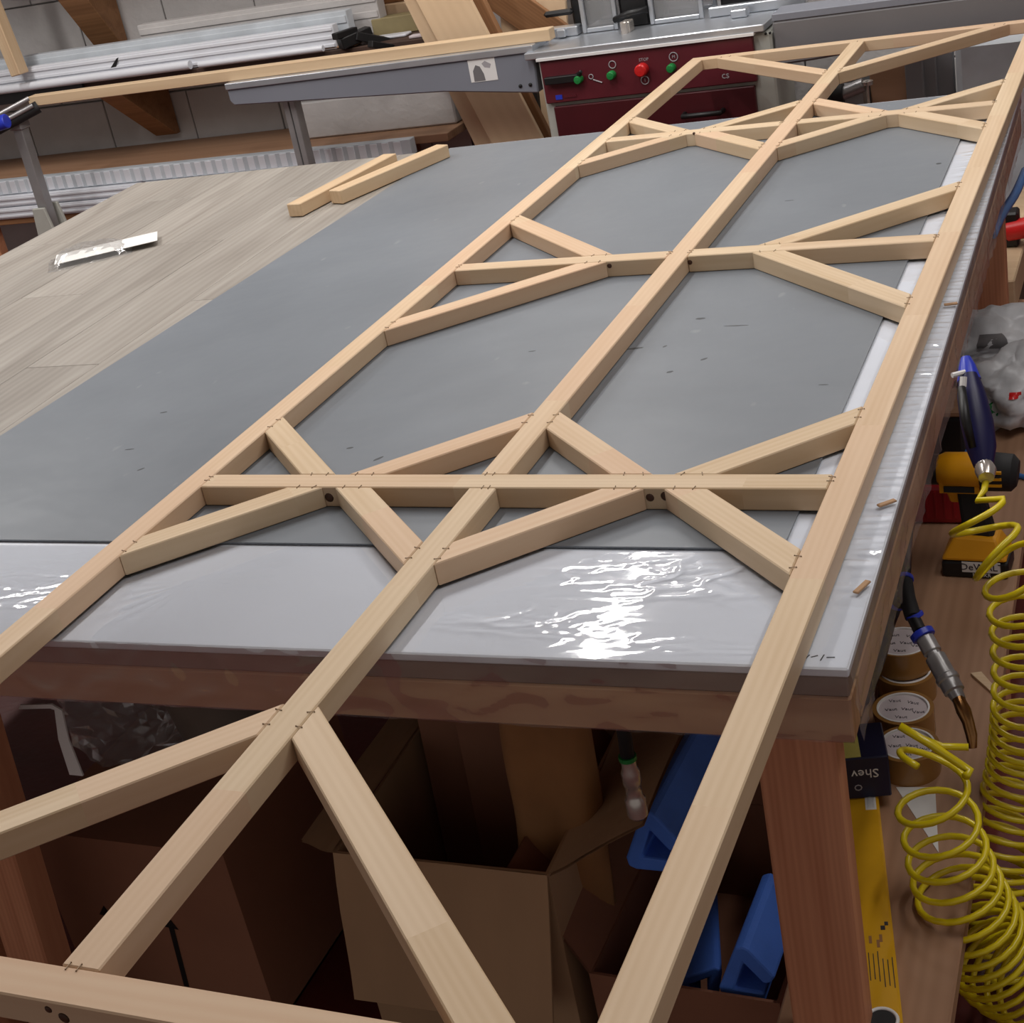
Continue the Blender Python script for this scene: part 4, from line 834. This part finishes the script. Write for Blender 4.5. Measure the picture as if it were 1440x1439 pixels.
# coiled yellow air hose
def cat(P, t):
    n = len(P) - 1; i = min(int(t * n), n - 1); f = t * n - i
    p0, p1, p2, p3 = P[max(i - 1, 0)], P[i], P[i + 1], P[min(i + 2, n)]
    return 0.5 * ((2 * p1) + (p2 - p0) * f + (2 * p0 - 5 * p1 + 4 * p2 - p3) * f * f + (3 * p1 - p0 - 3 * p2 + p3) * f ** 3)
def coil(axis, radii, turns_per_m, phase=0.0, rise=None):
    """helix round a space curve; returns points"""
    P = [Vector(a) for a in axis]; NS = 400; pts = [cat(P, i / NS) for i in range(NS + 1)]
    out = []; ph = phase; t = (pts[1] - pts[0]).normalized(); u = Vector((1, 0, 0)); u = (u - t * u.dot(t)).normalized(); acc = 0
    L = [0]
    for i in range(NS): L.append(L[-1] + (pts[i + 1] - pts[i]).length)
    tot = L[-1]; n_t = [0]
    dens = turns_per_m if callable(turns_per_m) else (lambda s: turns_per_m)
    ang = phase; s = 0.0; idx = 0
    while s < tot:
        while idx < NS - 1 and L[idx + 1] < s: idx += 1
        f = (s - L[idx]) / max(1e-9, L[idx + 1] - L[idx]); c = pts[idx].lerp(pts[idx + 1], f); tt = (pts[idx + 1] - pts[idx]).normalized()
        u = (u - tt * u.dot(tt)).normalized(); w = tt.cross(u); k = s / tot; R_ = radii[0] * (1 - k) + radii[1] * k if len(radii) == 2 else float(cat([Vector((r, 0, 0)) for r in radii], k).x)
        out.append(c + (u * math.cos(ang) + w * math.sin(ang)) * R_)
        dth = 2 * PI / 22; ang += dth; s += dth / (2 * PI) / dens(k)
    return out
hs = thing('coiled_hose', 'long coiled yellow air hose hanging in two limbs at the right of the bench', 'hose', ad(1400, 1000, 2.4)); o2 = hs.location.copy()
A = lambda px, py, dep: ad(px, py, dep) - o2
ax1 = [A(1372, 715, 2.10), A(1392, 765, 2.10), A(1428, 805, 2.10), A(1446, 870, 2.13), A(1450, 960, 2.18), A(1444, 1050, 2.24), A(1430, 1120, 2.28), A(1414, 1180, 2.30), A(1404, 1240, 2.31), A(1412, 1310, 2.30), A(1440, 1375, 2.26)]
c1p = coil(ax1, [0.040, 0.048, 0.052, 0.052, 0.052, 0.051, 0.050, 0.048, 0.048], lambda k: 20 + (8 if k > 0.2 else 0) + (16 if 0.42 < k < 0.9 else 0))
lead = [A(1387, 672, 2.12), A(1384, 690, 2.11), A(1374, 704, 2.10)]
obj('coil', MB().tube(lead + c1p, 0.0048, 8), 'hose_y', hs, smooth=True)
ax2 = [A(1318, 1062, 1.98), A(1308, 1105, 2.0), A(1322, 1160, 2.03), A(1336, 1215, 2.06), A(1358, 1275, 2.09), A(1386, 1330, 2.13), A(1422, 1368, 2.16), A(1462, 1385, 2.18)]
c2p = coil(ax2, [0.046, 0.050, 0.056, 0.064, 0.068, 0.068], lambda k: 13 + 34 * min(1, max(0, (k - 0.12) / 0.6)), phase=2.0)
lead2 = [A(1362, 1050, 2.18), A(1330, 1048, 2.19), A(1300, 1036, 2.22), A(1262, 1018, 2.27), A(1258, 1016, 2.27)]
obj('coil', MB().tube(c2p, 0.0048, 8), 'hose_y', hs, smooth=True)
obj('tail', MB().tube([A(1265, 1021, 2.0), A(1310, 1048, 1.99), A(1350, 1075, 1.98), A(1364, 1084, 1.98), A(1358, 1092, 1.97)], 0.0058, 10), 'hose_y', hs, smooth=True)
obj('tail', MB().tube([A(1300, 1040, 2.0), A(1325, 1050, 1.99), A(1362, 1051, 1.98)], 0.0048, 8), 'hose_y', hs, smooth=True)
tag(obj('blue_hose', MB().tube([cat([Vector(ad(*q_)) for q_ in ((1442, 240, 3.8), (1428, 272, 3.7), (1410, 300, 3.6), (1396, 330, 3.5))], i / 20) for i in range(21)], 0.011, 10), 'hose_b', smooth=True), 'thick blue air hose running up behind the red clamp', 'hose')
zb_ = ZB + 0.006
tag(obj('blue_hose', MB().tube([cat([az(*q_, zb_) + Vector((0, 0, h)) for (q_, h) in (((1330, 585), 0.12), ((1338, 610), 0.06), ((1352, 636), 0.01), ((1420, 664), 0.0), ((1445, 672), 0.0))], i / 30) for i in range(31)], 0.006, 10), 'hose_b', smooth=True), 'thin blue air hose passing behind the drill', 'hose')

# grey plastic sacks beyond the drill
p = az(1410, 612, ZB)
tag(obj('plastic_sack', MB().grid(bagf(0, 0, 0.06, 0.10, 0.14, 0.085, 1.3, 0.35), 40, 26), 'greybag', None, smooth=True, loc=(p.x + 0.02, p.y + 0.12, ZB + 0.001)), 'pale grey plastic sack with red print beyond the drill', 'bag', 'grey sacks on the board')
def sack_print(o, seed, cz, rr, u0, u1, v0, v1, mat):
    f = bagf(0, 0, cz, rr[0], rr[1], rr[2], seed, 0.35); c = Vector((0, 0, cz))
    obj('print', MB().grid(lambda u, v: c + (Vector(f(u0 + (u1 - u0) * u, v0 + (v1 - v0) * v)) - c) * 1.02, 6, 4), mat, o, smooth=True)
sk_a = bpy.data.objects['plastic_sack']
sack_print(sk_a, 1.3, 0.06, (0.10, 0.14, 0.085), 0.75, 0.79, 0.63, 0.67, 'red'); sack_print(sk_a, 1.3, 0.06, (0.10, 0.14, 0.085), 0.66, 0.70, 0.45, 0.56, 'green')
p = az(1390, 545, ZB)
tag(obj('plastic_sack', MB().grid(bagf(0, 0, 0.06, 0.15, 0.13, 0.075, 5.7, 0.35), 40, 26), 'greybag', None, smooth=True, loc=(p.x + 0.0, p.y + 0.12, ZB + 0.001)), 'darker grey plastic sack heaped farther along the board', 'bag', 'grey sacks on the board')
sack_print(bpy.data.objects['plastic_sack.001'], 5.7, 0.06, (0.15, 0.13, 0.075), 0.72, 0.80, 0.66, 0.78, 'saw_dgrey')
# stacked timbers past the far end of the board, red clamp
tb = ay(1400, 420, 2.25)
pa, pb_ = ay(1407, 418, 2.25), ay(1440, 262, 2.95)
z_ = pa.z
t1 = thing('timber_stack', 'pale timber lying on cross blocks past the far end of the bench', 'timber', (pa.x, 2.25, 0))
mb = MB().box((0, 0.45, z_), (0.075, 0.9, 0.09)); obj('beam', mb, 'pine_old', t1, 0.004)
obj('cross_block', MB().box((-0.02, 0.06, z_ - 0.075), (0.22, 0.1, 0.055)), 'board_wood', t1, 0.004); obj('cross_block', MB().box((-0.02, 0.06, (z_ - 0.103) / 2), (0.10, 0.12, z_ - 0.105)), 'darkbrown', t1, 0.004); obj('cross_block', MB().box((0, 0.82, (z_ - 0.046) / 2), (0.10, 0.1, z_ - 0.048)), 'darkbrown', t1, 0.004)
rc_ = ay(1424, 332, 2.5)
cl = thing('bar_clamp', 'red and black clamp head resting on the pale timber', 'clamp', (pa.x, 2.55, z_ + 0.046)); 
obj('jaw', MB().box((0.0, 0, 0.05), (0.05, 0.06, 0.10)), 'black', cl, 0.006); obj('handle', MB().tube([(-0.01, -0.02, 0.045), (0.06, -0.02, 0.055)], [0.028, 0.03], 16), 'red', cl, 0.004, smooth='auto')['label'] = 'glossy red handle'
obj('bar', MB().box((-0.03, 0.02, 0.12), (0.02, 0.03, 0.12)), 'black', cl, 0.002)
block_at('red_cabinet', 'dark red cabinet standing on the floor beyond the timber', 'cabinet', 0.66, 1.1, 3.32, 3.7, 0, 0.6, 'redcase', bev=0.01)
